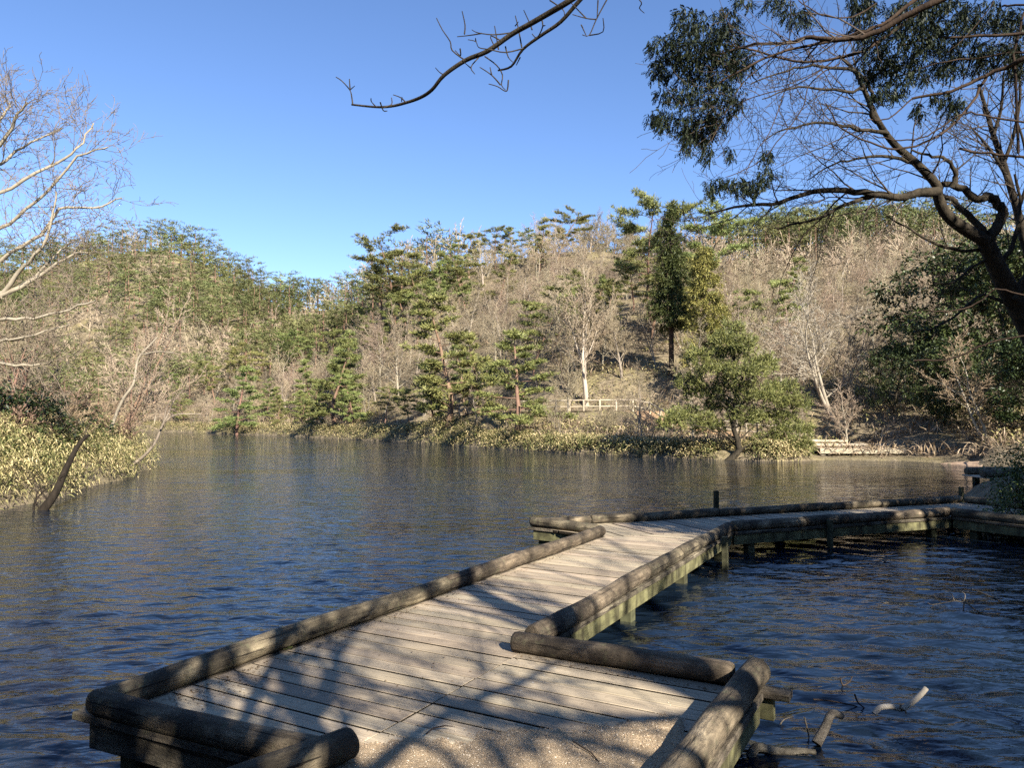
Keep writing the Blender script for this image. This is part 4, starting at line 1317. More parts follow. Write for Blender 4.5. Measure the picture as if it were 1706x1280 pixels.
# ------------------------------------------------------------------ undergrowth
def scatter_land(n, umin, umax, smin, smax, ymax, rng, bias=1.6):
    u = rng.uniform(umin, umax, n * 4)
    d0 = np.interp(u, SHU, SHD)
    Y = d0 - 3 + (rng.uniform(0, 1, n * 4) ** bias) * (ymax - d0 + 3)
    x = (u - 853) / F_PX * Y
    s_ = lake_sd(x, Y)
    m = (s_ > smin) & (s_ < smax)
    x, Y, s_ = x[m][:n], Y[m][:n], s_[m][:n]
    return x, Y, terrain(x, Y), s_
def keep_off_path(x, Y, z, w=1.3):
    m = np.array([path_d(a, b) > w and path_d(a, b + 1.6) > 1.2 for a, b in zip(x, Y)])
    return x[m], Y[m], z[m]
def clumps(x, y, z, k, l, w, spread, lift, rng, droop=0.5, up=0.6):
    n = len(x)
    C = np.stack([x, y, z], 1)
    Cc = np.repeat(C, k, axis=0) + np.stack([rng.normal(0, spread, n * k), rng.normal(0, spread, n * k), rng.uniform(0.0, lift, n * k)], 1)
    D = rng.normal(0, 1, (n * k, 3)); D[:, 2] = np.abs(D[:, 2]) * up
    return leaf_arrays(Cc, D, l * rng.uniform(0.6, 1.3, n * k), w * rng.uniform(0.7, 1.2, n * k), droop, 1.0, rng)
rng = np.random.default_rng(31)
x, y, z, s_ = scatter_land(16000, -60, 1760, 0.8, 90, 150, rng, 1.35)
x, y, z = keep_off_path(x, y, z)
V, Fq = clumps(x, y, z, 5, 0.8, 0.055, 0.25, 0.28, rng, 0.25, 1.2)
tag(obj('dry_undergrowth', mesh_np('dry_undergrowth', V, [Fq], M['brush'])), 'dry brown brush covering the hillside between the trees', kind='stuff')
x, y, z, s_ = scatter_land(12000, -60, 1760, 2.0, 60, 110, rng, 1.4)
m = vnoise(x, y, 3.1) > 0.1
x, y, z = keep_off_path(x[m], y[m], z[m])
V, Fq = clumps(x, y, z, 8, 0.3, 0.075, 0.3, 0.55, rng, 0.5, 0.6)
tag(obj('hill_bamboo_grass', mesh_np('hill_bamboo_grass', V, [Fq], M['sasa_far'])), 'yellow green patches of bamboo grass on the hillside', kind='stuff')
# fringe of bamboo grass along the far shore
def fringe(seg_pts, n, smax, rng):
    P = np.array(seg_pts); d = np.diff(P, axis=0); L = np.hypot(d[:, 0], d[:, 1])
    near = np.hypot(P[:-1, 0], P[:-1, 1])
    wgt = L / np.maximum(near, 10) ** 1.0
    i = rng.choice(len(L), n, p=wgt / wgt.sum())
    t = rng.uniform(0, 1, n)
    q = P[i] + d[i] * t[:, None]
    nrm = np.stack([-d[i, 1], d[i, 0]], 1) / L[i][:, None]
    o = rng.uniform(-smax, smax, n)[:, None]
    q = q + nrm * o
    s1 = lake_sd(q[:, 0], q[:, 1])
    m = s1 > -0.12
    return q[m, 0], q[m, 1], s1[m]
far_line = [(a * S, b * S) for a, b in LAKE_FAR[7:21]]
x, y, s1 = fringe(far_line, 11000, 1.5, rng)
u_ = 853 + F_PX * x / y
m = ~((u_ > 1340) & (u_ < 1650) & (s1 < 2.5)) & ~((u_ > 1195) & (u_ < 1250) & (s1 < 0.8)) & (vnoise(x * 3, y * 3, 3.5) > -0.75)
x, y, s1 = x[m], y[m], s1[m]
z = np.maximum(terrain(x, y), 0.05)
V, Fq = clumps(x, y, z, 8, 0.27, 0.055, 0.2, 0.5, rng, 0.55, 0.6)
tag(obj('shore_bamboo_grass', mesh_np('shore_bamboo_grass', V, [Fq], M['sasa'])), 'straw edged bamboo grass fringing the far shore', kind='stuff')
# left bank
left_line = [(a * S, b * S) for a, b in LAKE_FAR[24:34]]
x, y, s1 = fringe(left_line, 13000, 4.6, rng)
z = np.maximum(terrain(x, y), 0.02)
V, Fq = clumps(x, y, z + np.clip(s1 - 0.4, 0, 1) * 0.35, 13, 0.215, 0.03, 0.17, 0.95, rng, 0.7, 0.45)
V[:, 2] = np.maximum(V[:, 2], 0.01)
tag(obj('bank_bamboo_grass', mesh_np('bank_bamboo_grass', V, [Fq], M['sasa'])), 'thick straw and green bamboo grass overhanging the water on the left bank', kind='stuff')

# bushes
rows = []
k = 0
for i in range(900):
    u = rg.uniform(-40, 1740)
    d0 = float(np.interp(u, SHU, SHD))
    if u < 170 or u > 1430: continue
    Y = d0 + rg.uniform(0.2, 34) * rg.random()
    x = (u - 853) / F_PX * Y
    s1 = float(lake_sd(np.array([x]), np.array([Y]))[0])
    if s1 < 0.7 or (850 < u < 1300 and path_front(x, Y) > 0 and rg.random() < 0.85) or path_d(x, Y) < 2.0 or not ok_pos(x, Y, 1.15): continue
    grid.setdefault((int(x // 6), int(Y // 6)), []).append((x, Y, 1.15))
    rows.append((u, Y, x))
    if len(rows) >= 190: break
rows.sort(key=lambda r: (zone_of(r[0]), r[0]))
cnt = {}
for u, Y, x in rows:
    zn = zone_of(u)
    cnt[zn] = cnt.get(zn, 0) + 1
    p = base_at(u, Y)
    lab = '%s leafless twiggy bush from the left on %s' % (ORD[min(cnt[zn] - 1, len(ORD) - 1)], zn)
    plant('bare_bush', SHRUB[rg.randrange(4)], p, rg.uniform(0.6, 1.2), rg.uniform(0, 6.28), lab, 'bush', 'twiggy bushes on ' + zn)

# ------------------------------------------------------------------ traced limbs: near trees
def catmull(P, n=4):
    out = []
    for i in range(len(P) - 1):
        p0, p1, p2, p3 = P[max(i - 1, 0)], P[i], P[i + 1], P[min(i + 2, len(P) - 1)]
        for k in range(n):
            t = k / n
            out.append(0.5 * ((2 * p1) + (p2 - p0) * t + (2 * p0 - 5 * p1 + 4 * p2 - p3) * t * t + (3 * p1 - p0 - 3 * p2 + p3) * t ** 3))
    out.append(P[-1])
    return out
def limb(tb, pts, Y0, Y1, w0, w1, org, sides=7, n=4, wob=0.0, rg=random):
    """pts: photo points, the limb running from depth Y0 to Y1 and from width w0 to w1 (photo pixels); returns its 3-D points and radii"""
    m = len(pts)
    P4 = []
    for i, (x, y) in enumerate(pts):
        f = i / (m - 1)
        Y = Y0 + (Y1 - Y0) * f
        q = at_y(x, y, Y)
        P4.append(Vector((q.x, q.y, q.z, (w0 + (w1 - w0) * f) / 2 / F_PX * Y)))
    C4 = catmull(P4, n)
    P = [Vector((c[0], c[1], c[2])) - org for c in C4]
    if wob:
        P = [p + Vector((rg.gauss(0, wob), rg.gauss(0, wob), rg.gauss(0, wob))) if 0 < i < len(P) - 1 else p for i, p in enumerate(P)]
    rr = [max(0.0016, c[3]) for c in C4]
    tb.add(P, rr, sides)
    return P, rr
TW = Spec(levels=3, big=-1, nseg=[6, 5, 4, 3], wob=[0.12, 0.17, 0.2, 0.22], up=[0.02, 0.03, 0.03, 0.03], tip=[0.3, 0.35, 0.5, 0.6], rmin=0.0022, sides=[4, 3, 3, 3], nch=[5, 4, 3], start=[0.2, 0.15, 0.1], ang=[(25, 60), (25, 60), (25, 65)], lr=[0.55, 0.5, 0.5], shrink=[0.3, 0.3, 0.3], rr=[0.55, 0.6, 0.7])
def sprout(big, fine, P, rr, n, L, lvl, rg, f0=0.15, f1=1.0, flat=0.6):
    """side twigs along a limb"""
    m = len(P) - 1
    for k in range(n):
        f = f0 + (f1 - f0) * (k + rg.random()) / n
        i = min(m - 1, int(f * m)); q = P[i].lerp(P[i + 1], f * m - i)
        d = (P[i + 1] - P[i]).normalized()
        cdir = rot_off(d, R(rg.uniform(30, 70)), rg.uniform(0, 6.28))
        cdir = Vector((cdir.x, cdir.y * flat, cdir.z)).normalized()
        grow(big, fine, q, cdir, L * rg.uniform(0.5, 1.2), max(0.0022, rr[i] * 0.4 if rr[i] * 0.4 < 0.012 else 0.012), lvl, TW, rg)

rg = random.Random(91)
# bare tree rooted on the right bank, its crooked trunk leaning into the picture
org = Vector((8.1, 10.0, gz(8.1, 10.0)))
t = thing('bare_tree', 'dark crooked bare tree leaning in from the right bank in front of the hill', 'tree', org)
big, fine = Tubes(), Tubes()
P, rr = limb(big, [(1885, 880), (1830, 760), (1760, 640), (1706, 530), (1668, 460), (1642, 402)], 9.95, 9.0, 46, 26, org, 10)
fork = (1642, 402)
L1 = limb(big, [fork, (1602, 378), (1577, 357), (1563, 330), (1560, 308), (1530, 275), (1490, 240), (1462, 200), (1440, 150), (1424, 118), (1398, 92)], 9.0, 8.0, 22, 4.5, org, 9)
sprout(big, fine, *L1, 12, 0.9, 1, rg, 0.3)
for pts, y0, y1, w0, w1, nt, L in (
        ([(1645, 400), (1660, 380), (1672, 356), (1662, 340), (1648, 328), (1628, 331), (1600, 312), (1569, 307)], 9.0, 8.7, 20, 10, 8, 0.6),
        ([(1640, 388), (1612, 358), (1590, 337), (1570, 325)], 9.0, 9.1, 12, 8, 5, 0.5),
        ([(1562, 318), (1530, 322), (1500, 328), (1440, 320), (1370, 318), (1300, 337), (1240, 342), (1180, 356)], 8.6, 8.2, 17, 3, 26, 1.0),
        ([(1465, 322), (1430, 333), (1395, 347), (1350, 368), (1290, 380)], 8.5, 8.3, 9, 3, 12, 0.8),
        ([(1462, 203), (1449, 186), (1454, 165), (1446, 140), (1420, 115)], 8.2, 8.0, 10, 4, 8, 0.8),
        ([(1530, 275), (1490, 262), (1440, 262), (1390, 275), (1345, 300)], 8.5, 8.2, 7, 2, 16, 0.9),
        ([(1480, 222), (1430, 215), (1370, 205), (1310, 215), (1270, 235)], 8.3, 8.0, 7, 2, 18, 1.0),
        ([(1440, 150), (1390, 150), (1330, 145), (1270, 165)], 8.1, 7.9, 6, 2, 14, 0.9),
        ([(1424, 118), (1370, 110), (1310, 118), (1250, 140)], 8.0, 7.8, 6, 2, 14, 0.9),
        ([(1585, 312), (1592, 290), (1578, 268), (1555, 260), (1520, 250)], 8.6, 8.4, 10, 3, 8, 0.6),
        ([(1650, 412), (1612, 418), (1565, 408), (1512, 380), (1475, 358)], 9.1, 8.9, 7, 2, 12, 0.9),
        ([(1700, 520), (1640, 492), (1600, 520), (1560, 545), (1520, 555)], 9.3, 9.0, 6, 2, 10, 0.7),
        ([(1650, 430), (1620, 445), (1590, 470), (1550, 470)], 9.1, 8.9, 6, 2, 8, 0.6),
        ([(1660, 450), (1690, 400), (1700, 340), (1690, 290)], 9.1, 9.0, 9, 3, 8, 0.7),
        ([(1690, 500), (1720, 440), (1730, 380)], 9.2, 9.0, 14, 8, 3, 0.6)):
    l_ = limb(big, pts, y0, y1, w0, w1, org, 6, 4, 0.008, rg)
    sprout(big, fine, *l_, max(3, int(nt * 0.62)), L, 1, rg)
obj('trunk', big.mesh('trunk', M['bark_dark']), t)
obj('crown', fine.mesh('crown', M['twig_dark']), t)

# slender bare tree at the right edge
org = Vector((8.7, 11.9, gz(8.7, 11.9)))
t = thing('bare_tree', 'slender dark bare sapling crossing the sky at the right edge', 'tree', org)
big, fine = Tubes(), Tubes()
l_ = limb(big, [(1790, 860), (1760, 640), (1725, 460), (1706, 400), (1695, 351), (1672, 273), (1655, 225), (1645, 190), (1630, 140)], 11.9, 10.8, 20, 5, org, 7)
sprout(big, fine, *l_, 16, 1.0, 1, rg, 0.4)
for pts in ([(1695, 351), (1712, 300), (1706, 240), (1690, 190)], [(1672, 273), (1690, 220), (1700, 150), (1690, 90)], [(1655, 225), (1668, 180), (1672, 120)], [(1680, 300), (1650, 250), (1620, 215)]):
    l2 = limb(big, pts, 11.0, 10.8, 7, 3, org, 5)
    sprout(big, fine, *l2, 9, 0.8, 1, rg)
obj('trunk', big.mesh('trunk', M['bark_dark']), t)
obj('crown', fine.mesh('crown', M['twig_dark']), t)

# hinoki whose branches hang into the upper right of the view
org = Vector((7.6, 5.2, gz(7.6, 5.2)))
t = thing('hinoki_tree', 'overhanging hinoki with dark drooping sprays at the top right of the sky', 'tree', org)
big, fine = Tubes(), Tubes()
big.add([Vector((0, 0, -0.4)), Vector((0.05, 0, 2)), Vector((0.0, 0.1, 5)), Vector((0.1, 0, 8)), Vector((0.1, 0, 11))], [0.24, 0.2, 0.16, 0.1, 0.03], 10)
mains = [([(2300, -420), (1900, -190), (1700, -60), (1563, 0), (1508, 27), (1450, 58), (1391, 66), (1352, 62), (1313, 72), (1259, 74), (1200, 90)], 5.6, 6.6, 34, 5),
         ([(1700, -60), (1590, -30), (1524, 0), (1481, 35), (1430, 55), (1383, 68), (1290, 90), (1230, 120), (1180, 150)], 6.1, 6.5, 18, 4),
         ([(1530, 20), (1500, 43), (1450, 78), (1391, 98), (1321, 100), (1255, 84), (1180, 70), (1120, 80)], 6.3, 6.8, 14, 3),
         ([(2350, -200), (2000, -20), (1800, 60), (1706, 98), (1684, 109), (1645, 125), (1586, 152), (1520, 164)], 5.7, 6.4, 26, 6),
         ([(1520, 164), (1481, 197), (1446, 199)], 6.4, 6.3, 6, 3),
         ([(1645, 125), (1618, 172), (1575, 218), (1508, 248), (1450, 238), (1399, 211), (1376, 172)], 6.3, 6.0, 11, 3),
         ([(1850, 240), (1760, 215), (1706, 205), (1637, 191), (1598, 191), (1547, 226), (1500, 234), (1455, 225)], 5.8, 6.2, 9, 3),
         ([(1850, 280), (1760, 268), (1706, 262), (1650, 257), (1598, 247)], 5.8, 6.2, 10, 6),
         ([(1317, 103), (1309, 148), (1282, 219), (1262, 250), (1240, 290)], 6.6, 6.5, 4, 2),
         ([(1399, 105), (1352, 137), (1333, 187), (1282, 250), (1255, 275), (1210, 295)], 6.5, 6.4, 5, 2),
         ([(1391, 98), (1330, 140), (1260, 160), (1200, 190), (1150, 215)], 6.5, 6.6, 5, 2),
         ([(1290, 95), (1240, 135), (1215, 175), (1185, 235)], 6.5, 6.5, 5, 2),
         ([(1900, 30), (1760, 50), (1660, 58), (1560, 62), (1500, 75)], 5.9, 6.4, 16, 4),
         ([(1900, 110), (1706, 88), (1640, 96), (1560, 105), (1490, 130)], 6.0, 6.5, 9, 3),
         ([(1706, 20), (1690, 90), (1694, 150), (1696, 255)], 6.2, 6.0, 9, 7),
         ([(1655, 0), (1640, 25), (1600, 70), (1578, 88)], 6.0, 6.1, 4, 2),
         ([(1850, 500), (1706, 492), (1659, 482), (1628, 506), (1581, 518), (1537, 517)], 6.2, 6.6, 7, 3),
         ([(1850, 560), (1706, 560), (1639, 574), (1606, 590), (1566, 601), (1522, 601)], 6.2, 6.6, 7, 4),
         ([(1330, 0), (1370, 25), (1420, 28), (1460, 5)], 6.2, 6.2, 4, 4),
         ([(1850, 15), (1706, 8), (1670, 10)], 6.0, 6.2, 9, 5)]
for i, (pts, y0, y1, w0, w1) in enumerate(mains):
    l_ = limb(big, pts, y0, y1, w0 * 0.46, w1 * 0.7, org, 7 if w0 > 9 else 5, 4, 0.004, rg)
    if i in (0, 1, 2, 10, 11):
        sprout(big, fine, *l_, 14, 0.45, 2, rg, 0.45, 1.0, 0.8)
blobs = [(1150, 35, 30, 20), (1210, 35, 24, 20), (1108, 82, 30, 22), (1160, 70, 45, 30), (1212, 78, 30, 35), (1095, 118, 14, 16), (1135, 118, 42, 26), (1190, 115, 48, 32), (1238, 108, 22, 24), (1120, 160, 26, 14), (1165, 165, 40, 22), (1212, 165, 30, 25),
         (1098, 197, 20, 12), (1130, 205, 42, 18), (1172, 212, 36, 22), (1148, 242, 10, 22), (1178, 252, 11, 22), (1195, 200, 22, 20), (1217, 258, 6, 13), (1160, 225, 30, 14), (1280, 262, 10, 12), (1200, 308, 25, 8), (1232, 310, 24, 12), (1256, 315, 20, 14), (1276, 297, 14, 17), (1186, 318, 10, 9),
         (1240, 4, 14, 8), (1300, 10, 25, 14), (1332, 32, 26, 14), (1440, 8, 30, 20), (1440, 40, 20, 26), (1470, 70, 44, 26), (1462, 108, 36, 24), (1500, 110, 38, 18), (1490, 148, 32, 16), (1468, 162, 20, 10), (1530, 58, 46, 28), (1580, 38, 46, 32), (1640, 28, 46, 28), (1690, 40, 28, 28),
         (1560, 98, 46, 22), (1612, 82, 42, 22), (1662, 88, 38, 18), (1702, 98, 22, 28), (1590, 120, 32, 12), (1570, 163, 22, 10), (1580, 180, 13, 12), (1532, 186, 9, 13), (1642, 115, 22, 11), (1690, 125, 18, 10), (1515, 18, 30, 18), (1560, 5, 40, 12), (1450, 132, 18, 10), (1600, 178, 14, 14), (1530, 130, 22, 12), (1488, 30, 18, 14)]
rng = np.random.default_rng(92)
Cs, Ds = [], []
for cx, cy, rx, ry in blobs:
    n = int(rx * ry * 0.14) + 10
    Yb = 6.6 + rng.normal(0, 0.18)
    for k in range(n):
        a, q = rng.uniform(0, 6.28), math.sqrt(rng.uniform(0, 1))
        p = at_y(cx + rx * q * math.cos(a), cy + ry * q * math.sin(a) - 6, Yb + rng.normal(0, 0.16)) - org
        Cs.append(tuple(p)); Ds.append((rng.normal(-0.25, 0.5), rng.normal(0, 0.5), rng.uniform(-1.15, -0.25)))
Cs, Ds = np.array(Cs), unit(np.array(Ds))
nf = len(Cs)
nl = 11
ax = np.repeat(Ds, nl, axis=0)
sidev = unit(np.cross(Ds, rng.normal(0, 1, (nf, 3))))
sv = np.repeat(sidev, nl, axis=0)
fr = np.tile((np.arange(nl) + 0.5) / nl, nf)[:, None]
sg = np.tile(np.where(np.arange(nl) % 2 == 0, 1.0, -1.0), nf)[:, None]
fl = np.repeat(rng.uniform(0.07, 0.13, nf), nl)[:, None]
Cc = np.repeat(Cs, nl, axis=0) + ax * fr * fl
Dd = ax * 0.75 + sv * sg * 0.65 + rng.normal(0, 0.12, (nf * nl, 3))
V, Fq = leaf_arrays(Cc, Dd, (fl * 0.34 * (1.15 - 0.6 * fr)).ravel(), 0.0125, 0.2, 0.6, rng)
obj('trunk', big.mesh('trunk', M['bark_hinoki']), t)
obj('twigs', fine.mesh('twigs', M['twig_dark']), t)
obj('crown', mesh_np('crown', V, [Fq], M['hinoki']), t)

# bare branch hanging in from above, top middle; its tree stands behind the viewer
org = Vector((4.3, -1.2, gz(4.3, -1.2)))
t = thing('bare_tree', 'tree behind the viewer whose long bare branch hangs across the top middle of the sky', 'tree', org)
big, fine = Tubes(), Tubes()
big.add([Vector((0, 0, -0.4)), Vector((0.1, 0, 1.5)), Vector((0.05, 0.2, 3.2)), Vector((-0.2, 0.5, 4.8)), Vector((-0.2, 0.9, 7)), Vector((-0.4, 1.0, 9))], [0.19, 0.17, 0.15, 0.12, 0.08, 0.02], 10)
jn = Vector((4.1, -0.6, gz(4.3, -1.2) + 5.0)) - org
e0 = at_y(1180, -190, 4.6) - org
big.add([jn, jn.lerp(e0, 0.4) + Vector((0.1, 0, 0.35)), jn.lerp(e0, 0.75) + Vector((0, 0, 0.2)), e0], [0.075, 0.06, 0.045, 0.035], 7)
def z8(p):
    return (540 + p[0] * 0.3283, p[1] * 0.3283)
B1 = limb(big, [(1180, -190), (1090, -100), (1010, -42), (950, 0), (917, 20), (884, 39), (852, 57), (812, 85), (776, 100), (740, 125), (720, 149), (701, 162), (676, 171), (651, 177), (625, 178), (586, 174)], 4.6, 6.0, 12, 3.2, org, 6)
limb(big, [(1090, -100), (1010, -45), (966, 0), (934, 36), (901, 59), (871, 82), (852, 110), (830, 117)], 4.9, 5.6, 9, 3, org, 6)
for pts in ([(145, 530), (140, 490), (130, 455), (90, 410), (60, 390)], [(132, 455), (128, 400)], [(132, 455), (155, 435)], [(262, 540), (240, 515), (238, 498)], [(285, 518), (300, 560), (320, 562)], [(300, 545), (342, 530), (342, 495)], [(415, 520), (390, 495), (350, 480)], [(395, 495), (393, 515)],
            [(608, 380), (585, 365), (565, 343)], [(715, 305), (650, 255), (640, 210), (600, 150), (570, 90)], [(690, 245), (692, 282), (665, 255)], [(785, 290), (745, 340), (765, 375)], [(745, 345), (710, 315)], [(712, 172), (715, 125), (700, 55)], [(950, 165), (860, 175), (780, 165), (750, 150)], [(800, 168), (740, 178), (675, 185)],
            [(885, 250), (875, 190), (865, 130)], [(905, 210), (845, 180), (860, 225), (870, 245)], [(1010, 245), (920, 265), (840, 250), (785, 240), (770, 210), (730, 200)], [(770, 210), (768, 192)], [(1003, 240), (985, 140), (970, 78)], [(970, 130), (985, 110)], [(1055, 150), (1045, 120), (1013, 50)], [(1095, 75), (1110, 130), (1080, 190), (1055, 170)], [(1110, 130), (1122, 128)],
            [(815, 285), (875, 330), (905, 380), (900, 430), (920, 455)], [(895, 430), (850, 380), (790, 340)], [(850, 380), (842, 340)], [(935, 405), (930, 455), (915, 460), (880, 438), (835, 425)], [(920, 235), (935, 290), (965, 320)], [(995, 290), (975, 330)], [(1145, 0), (1210, 45), (1220, 75)],
            [(1470, -60), (1433, 0), (1380, 100), (1345, 178), (1310, 175)], [(1345, 178), (1415, 160), (1415, 90)], [(1305, 125), (1330, 180)], [(1380, 97), (1330, 92), (1260, 72)], [(1330, 92), (1255, 15)], [(1390, 0), (1385, 95)], [(1560, -40), (1610, 10), (1600, 40), (1625, 65)]):
    q = [z8(p) for p in pts]
    Yb = 4.95 + (950 - q[0][0]) / 370.0 * 1.0
    limb(big, q, Yb, Yb + rg.uniform(-0.15, 0.15), 2.6, 1.5, org, 4, 3)
sp2 = bare_spec('spread')
for k in range(4):
    f = rg.uniform(3.0, 8.5)
    az = rg.uniform(0, 6.28)
    if -0.2 < math.sin(az): az += math.pi
    grow(big, fine, Vector((0, 0.4 * f / 8, f)), Vector((math.cos(az), math.sin(az), 0.5)).normalized(), rg.uniform(1.8, 3.2), 0.05, 1, sp2, rg)
obj('trunk', big.mesh('trunk', M['bark_dark']), t)
obj('crown', fine.mesh('crown', M['twig_dark']), t)

# trees on the home bank, behind and beside the viewer, whose shade falls over the boardwalk
HOME = [(0.62, -1.25, 0.85, 2, 'thin bare tree right behind the viewer'), (1.75, -2.3, 1.0, 1, 'slim bare tree close behind the viewer'), (2.75, -3.7, 1.1, 3, 'two-stemmed bare tree close behind the viewer'), (2.6, -5.6, 1.15, 0, 'bare tree on the home bank straight behind the viewer'), (6.3, -3.4, 1.1, 4, 'forked bare tree on the home bank behind the hinoki'), (5.6, -9.5, 1.3, 2, 'tall bare tree further back on the home bank'),
        (9.6, 0.6, 1.0, 1, 'upright bare tree beside the hinoki on the home bank'), (11.5, 6.2, 1.05, 3, 'bare tree on the right bank beyond the hinoki'), (13.6, 3.2, 1.2, 5, 'leaning bare tree well up the right bank'), (8.8, -7.5, 1.2, 1, 'upright bare tree at the back of the home bank')]
def limby_proto(seed, forks=1):
    r_ = random.Random(seed)
    big, fine = Tubes(), Tubes()
    sp = Spec(levels=3, big=1, nseg=[8, 7, 5, 3], wob=[0.05, 0.12, 0.16, 0.2], up=[0.03, 0.05, 0.03, 0.03], tip=[0.4, 0.35, 0.35, 0.4], rmin=0.008, sides=[8, 6, 4, 3], nch=[7, 4, 4], start=[0.3, 0.25, 0.2], ang=[(30, 60), (28, 55), (28, 58)], lr=[0.75, 0.5, 0.46], shrink=[0.45, 0.4, 0.4], rr=[0.6, 0.55, 0.5])
    for k in range(forks):
        a = k * 2.9 + 0.4; tl = 0.0 if forks == 1 else 0.16
        grow(big, fine, Vector((0.12 * math.cos(a) * (forks > 1), 0.12 * math.sin(a) * (forks > 1), -0.4)), Vector((math.sin(tl) * math.cos(a), math.sin(tl) * math.sin(a), 1)).normalized(), 5.4, 0.16 / forks ** 0.3, 0, sp, r_)
    return [('trunk', big.mesh('trunk', M['bark_dark'])), ('crown', fine.mesh('crown', M['twig_dark']))]
LIMBY = [limby_proto(701), limby_proto(702, 2), limby_proto(703)]
for x, y, s1, k, lab in HOME:
    plant('bare_tree', LIMBY[k % 3], (x, y, gz(x, y)), s1, rg.uniform(0, 6.28), lab, 'tree', 'shade trees on the home bank', s1 * 1.0)
for x, y, s1, k, lab in ((15.5, 10.5, 1.2, 0, 'leafy evergreen on the right bank beside the boardwalk end'), (12.2, 9.0, 0.95, 1, 'leafy evergreen shading the boardwalk end'), (12.2, 1.2, 1.5, 0, 'tall leafy evergreen on the bank behind the hinoki'), (9.2, 3.0, 1.1, 1, 'leafy evergreen under the hinoki')):
    plant('evergreen_tree', BROAD[k], (x, y, gz(x, y)), s1, 1.0, lab, 'tree', 'dark evergreens at the right shore')
for i, (x, y, s1) in enumerate(((-9, -4.5, 1.5), (-5.5, -7.5, 1.6), (-2.0, -9.5, 1.7), (1.0, -12.5, 1.8), (-12.5, -1.5, 1.5), (-8.5, -11, 1.8), (17.5, 7.5, 1.6), (21, 12.5, 1.6), (18.5, 16.5, 1.4), (22, 4.0, 1.8), (-3.4, -5.2, 1.2))):  # unseen evergreens added around the viewer to cut the sky fill
    plant('evergreen_tree', BROAD[i % 2], (x, y, gz(x, y)), s1, i * 1.3, '%s unseen evergreen added to the wood behind the viewer counted from the left' % ORD[[4, 3, 5, 6, 0, 1, 7, 9, 8, 10, 2][i]], 'tree', 'added evergreens behind the viewer', s1 * 1.15)
# glossy bush at the boardwalk's far end
BUSH = broad_proto(411, 2.2, 0.8, foliage('bush_leaves', (0.04, 0.07, 0.018), (0.13, 0.18, 0.05), 3.0, 0.95, 1.05, 0.01, rough=0.4), 2100, 0.05, 0.085)
p = at_y(1706, 860, 12.6)
plant('evergreen_bush', BUSH, (p.x + 0.35, 12.9, gz(p.x + 0.35, 12.9)), 0.72, 0.3, 'glossy green bush at the far end of the boardwalk', 'bush')

# ------------------------------------------------------------------ left bank
rg = random.Random(57)
LB = bare_proto('upright', 142, M['bark_red'], M['twig'], 8.0, 0.22, 2)
for px, Y, top, lab, rz, w in ((95, 31, 400, 'bare tree with leaning reddish trunks on the left bank', 0.7, 1.25), (160, 36, 440, 'second reddish trunked bare tree further along the left bank', 3.4, 1.2), (20, 23, 420, 'bare tree with thin reddish stems above the bamboo grass', 5.0, 1.2)):
    p = base_at(px, Y)
    s1 = scale_for(p, top, 9.0)
    plant('bare_tree', LB, p, s1, rz, lab, 'tree', 'bare trees on the left bank', s1 * w)
org = base_at(-150, 19.5)
t = thing('bare_tree', 'big pale bare tree spreading fine twigs in from the left edge', 'tree', org, 'bare trees on the left bank')
big, fine = Tubes(), Tubes()
limb(big, [(-150, 840), (-140, 700), (-125, 560), (-95, 430), (-75, 330), (-55, 250), (-45, 200)], 19.5, 19.8, 30, 6, org, 9)
limb(big, [(-140, 700), (-100, 620), (-60, 560), (-30, 520), (0, 494)], 19.5, 19.3, 16, 9, org, 7)
TW.rmin, keep = 0.0055, TW.rmin
for pts, y1 in (([(-110, 470), (-50, 420), (0, 381), (59, 338), (129, 264), (180, 245)], 19.0), ([(-90, 400), (-40, 350), (0, 323), (78, 280), (129, 248), (156, 205)], 20.0), ([(-115, 520), (-50, 460), (0, 432), (70, 389), (98, 350), (156, 346), (203, 330)], 19.4), ([(0, 494), (39, 444), (78, 397), (94, 319)], 19.0),
                ([(-80, 330), (-30, 290), (0, 272), (39, 244), (105, 213)], 20.3), ([(-120, 560), (-40, 540), (0, 533), (59, 530), (117, 514), (160, 500)], 18.6), ([(-130, 620), (-40, 580), (0, 569), (39, 561), (117, 541)], 18.8), ([(-60, 290), (-20, 230), (0, 200), (16, 170)], 19.6),
                ([(-70, 300), (0, 240), (30, 190), (45, 170)], 19.0), ([(0, 494), (50, 470), (110, 430), (150, 420)], 19.6), ([(-115, 520), (-40, 500), (30, 480), (80, 440), (120, 400)], 20.2), ([(-125, 600), (-30, 600), (40, 610), (90, 600)], 19.0)):
    l_ = limb(big, pts, 19.5, y1, 9, 2.5, org, 5, 4, 0.02, rg)
    sprout(big, fine, *l_, 17, 1.05, 1, rg, 0.35, 1.0, 0.9)
TW.rmin = keep
obj('trunk', big.mesh('trunk', M['bark_ash']), t)
obj('crown', fine.mesh('crown', M['twig_ash']), t)
for i, (px, Y, sc, k) in enumerate(((15, 20.5, 1.0, 2), (60, 22, 1.1, 0), (95, 24, 1.1, 2), (130, 26, 1.1, 3), (165, 28, 1.0, 2), (110, 28, 1.3, 3), (45, 26, 1.4, 2), (190, 29.5, 0.9, 0), (-10, 23, 1.3, 3), (150, 31, 1.3, 2), (75, 30, 1.6, 3))):
    p = base_at(px, Y)
    plant('bare_bush', SHRUB[k], p, sc, rg.uniform(0, 6.28), '%s reddish twiggy bush from the left among the left bank bamboo grass' % ORD[sorted([15, 60, 95, 130, 165, 110, 45, 190, -10, 150, 75]).index(px)], 'bush', 'twiggy bushes on the left bank', sc * 1.2)
EV = broad_proto(421, 2.4, 1.5, M['broad'], 900, 0.05, 0.16)
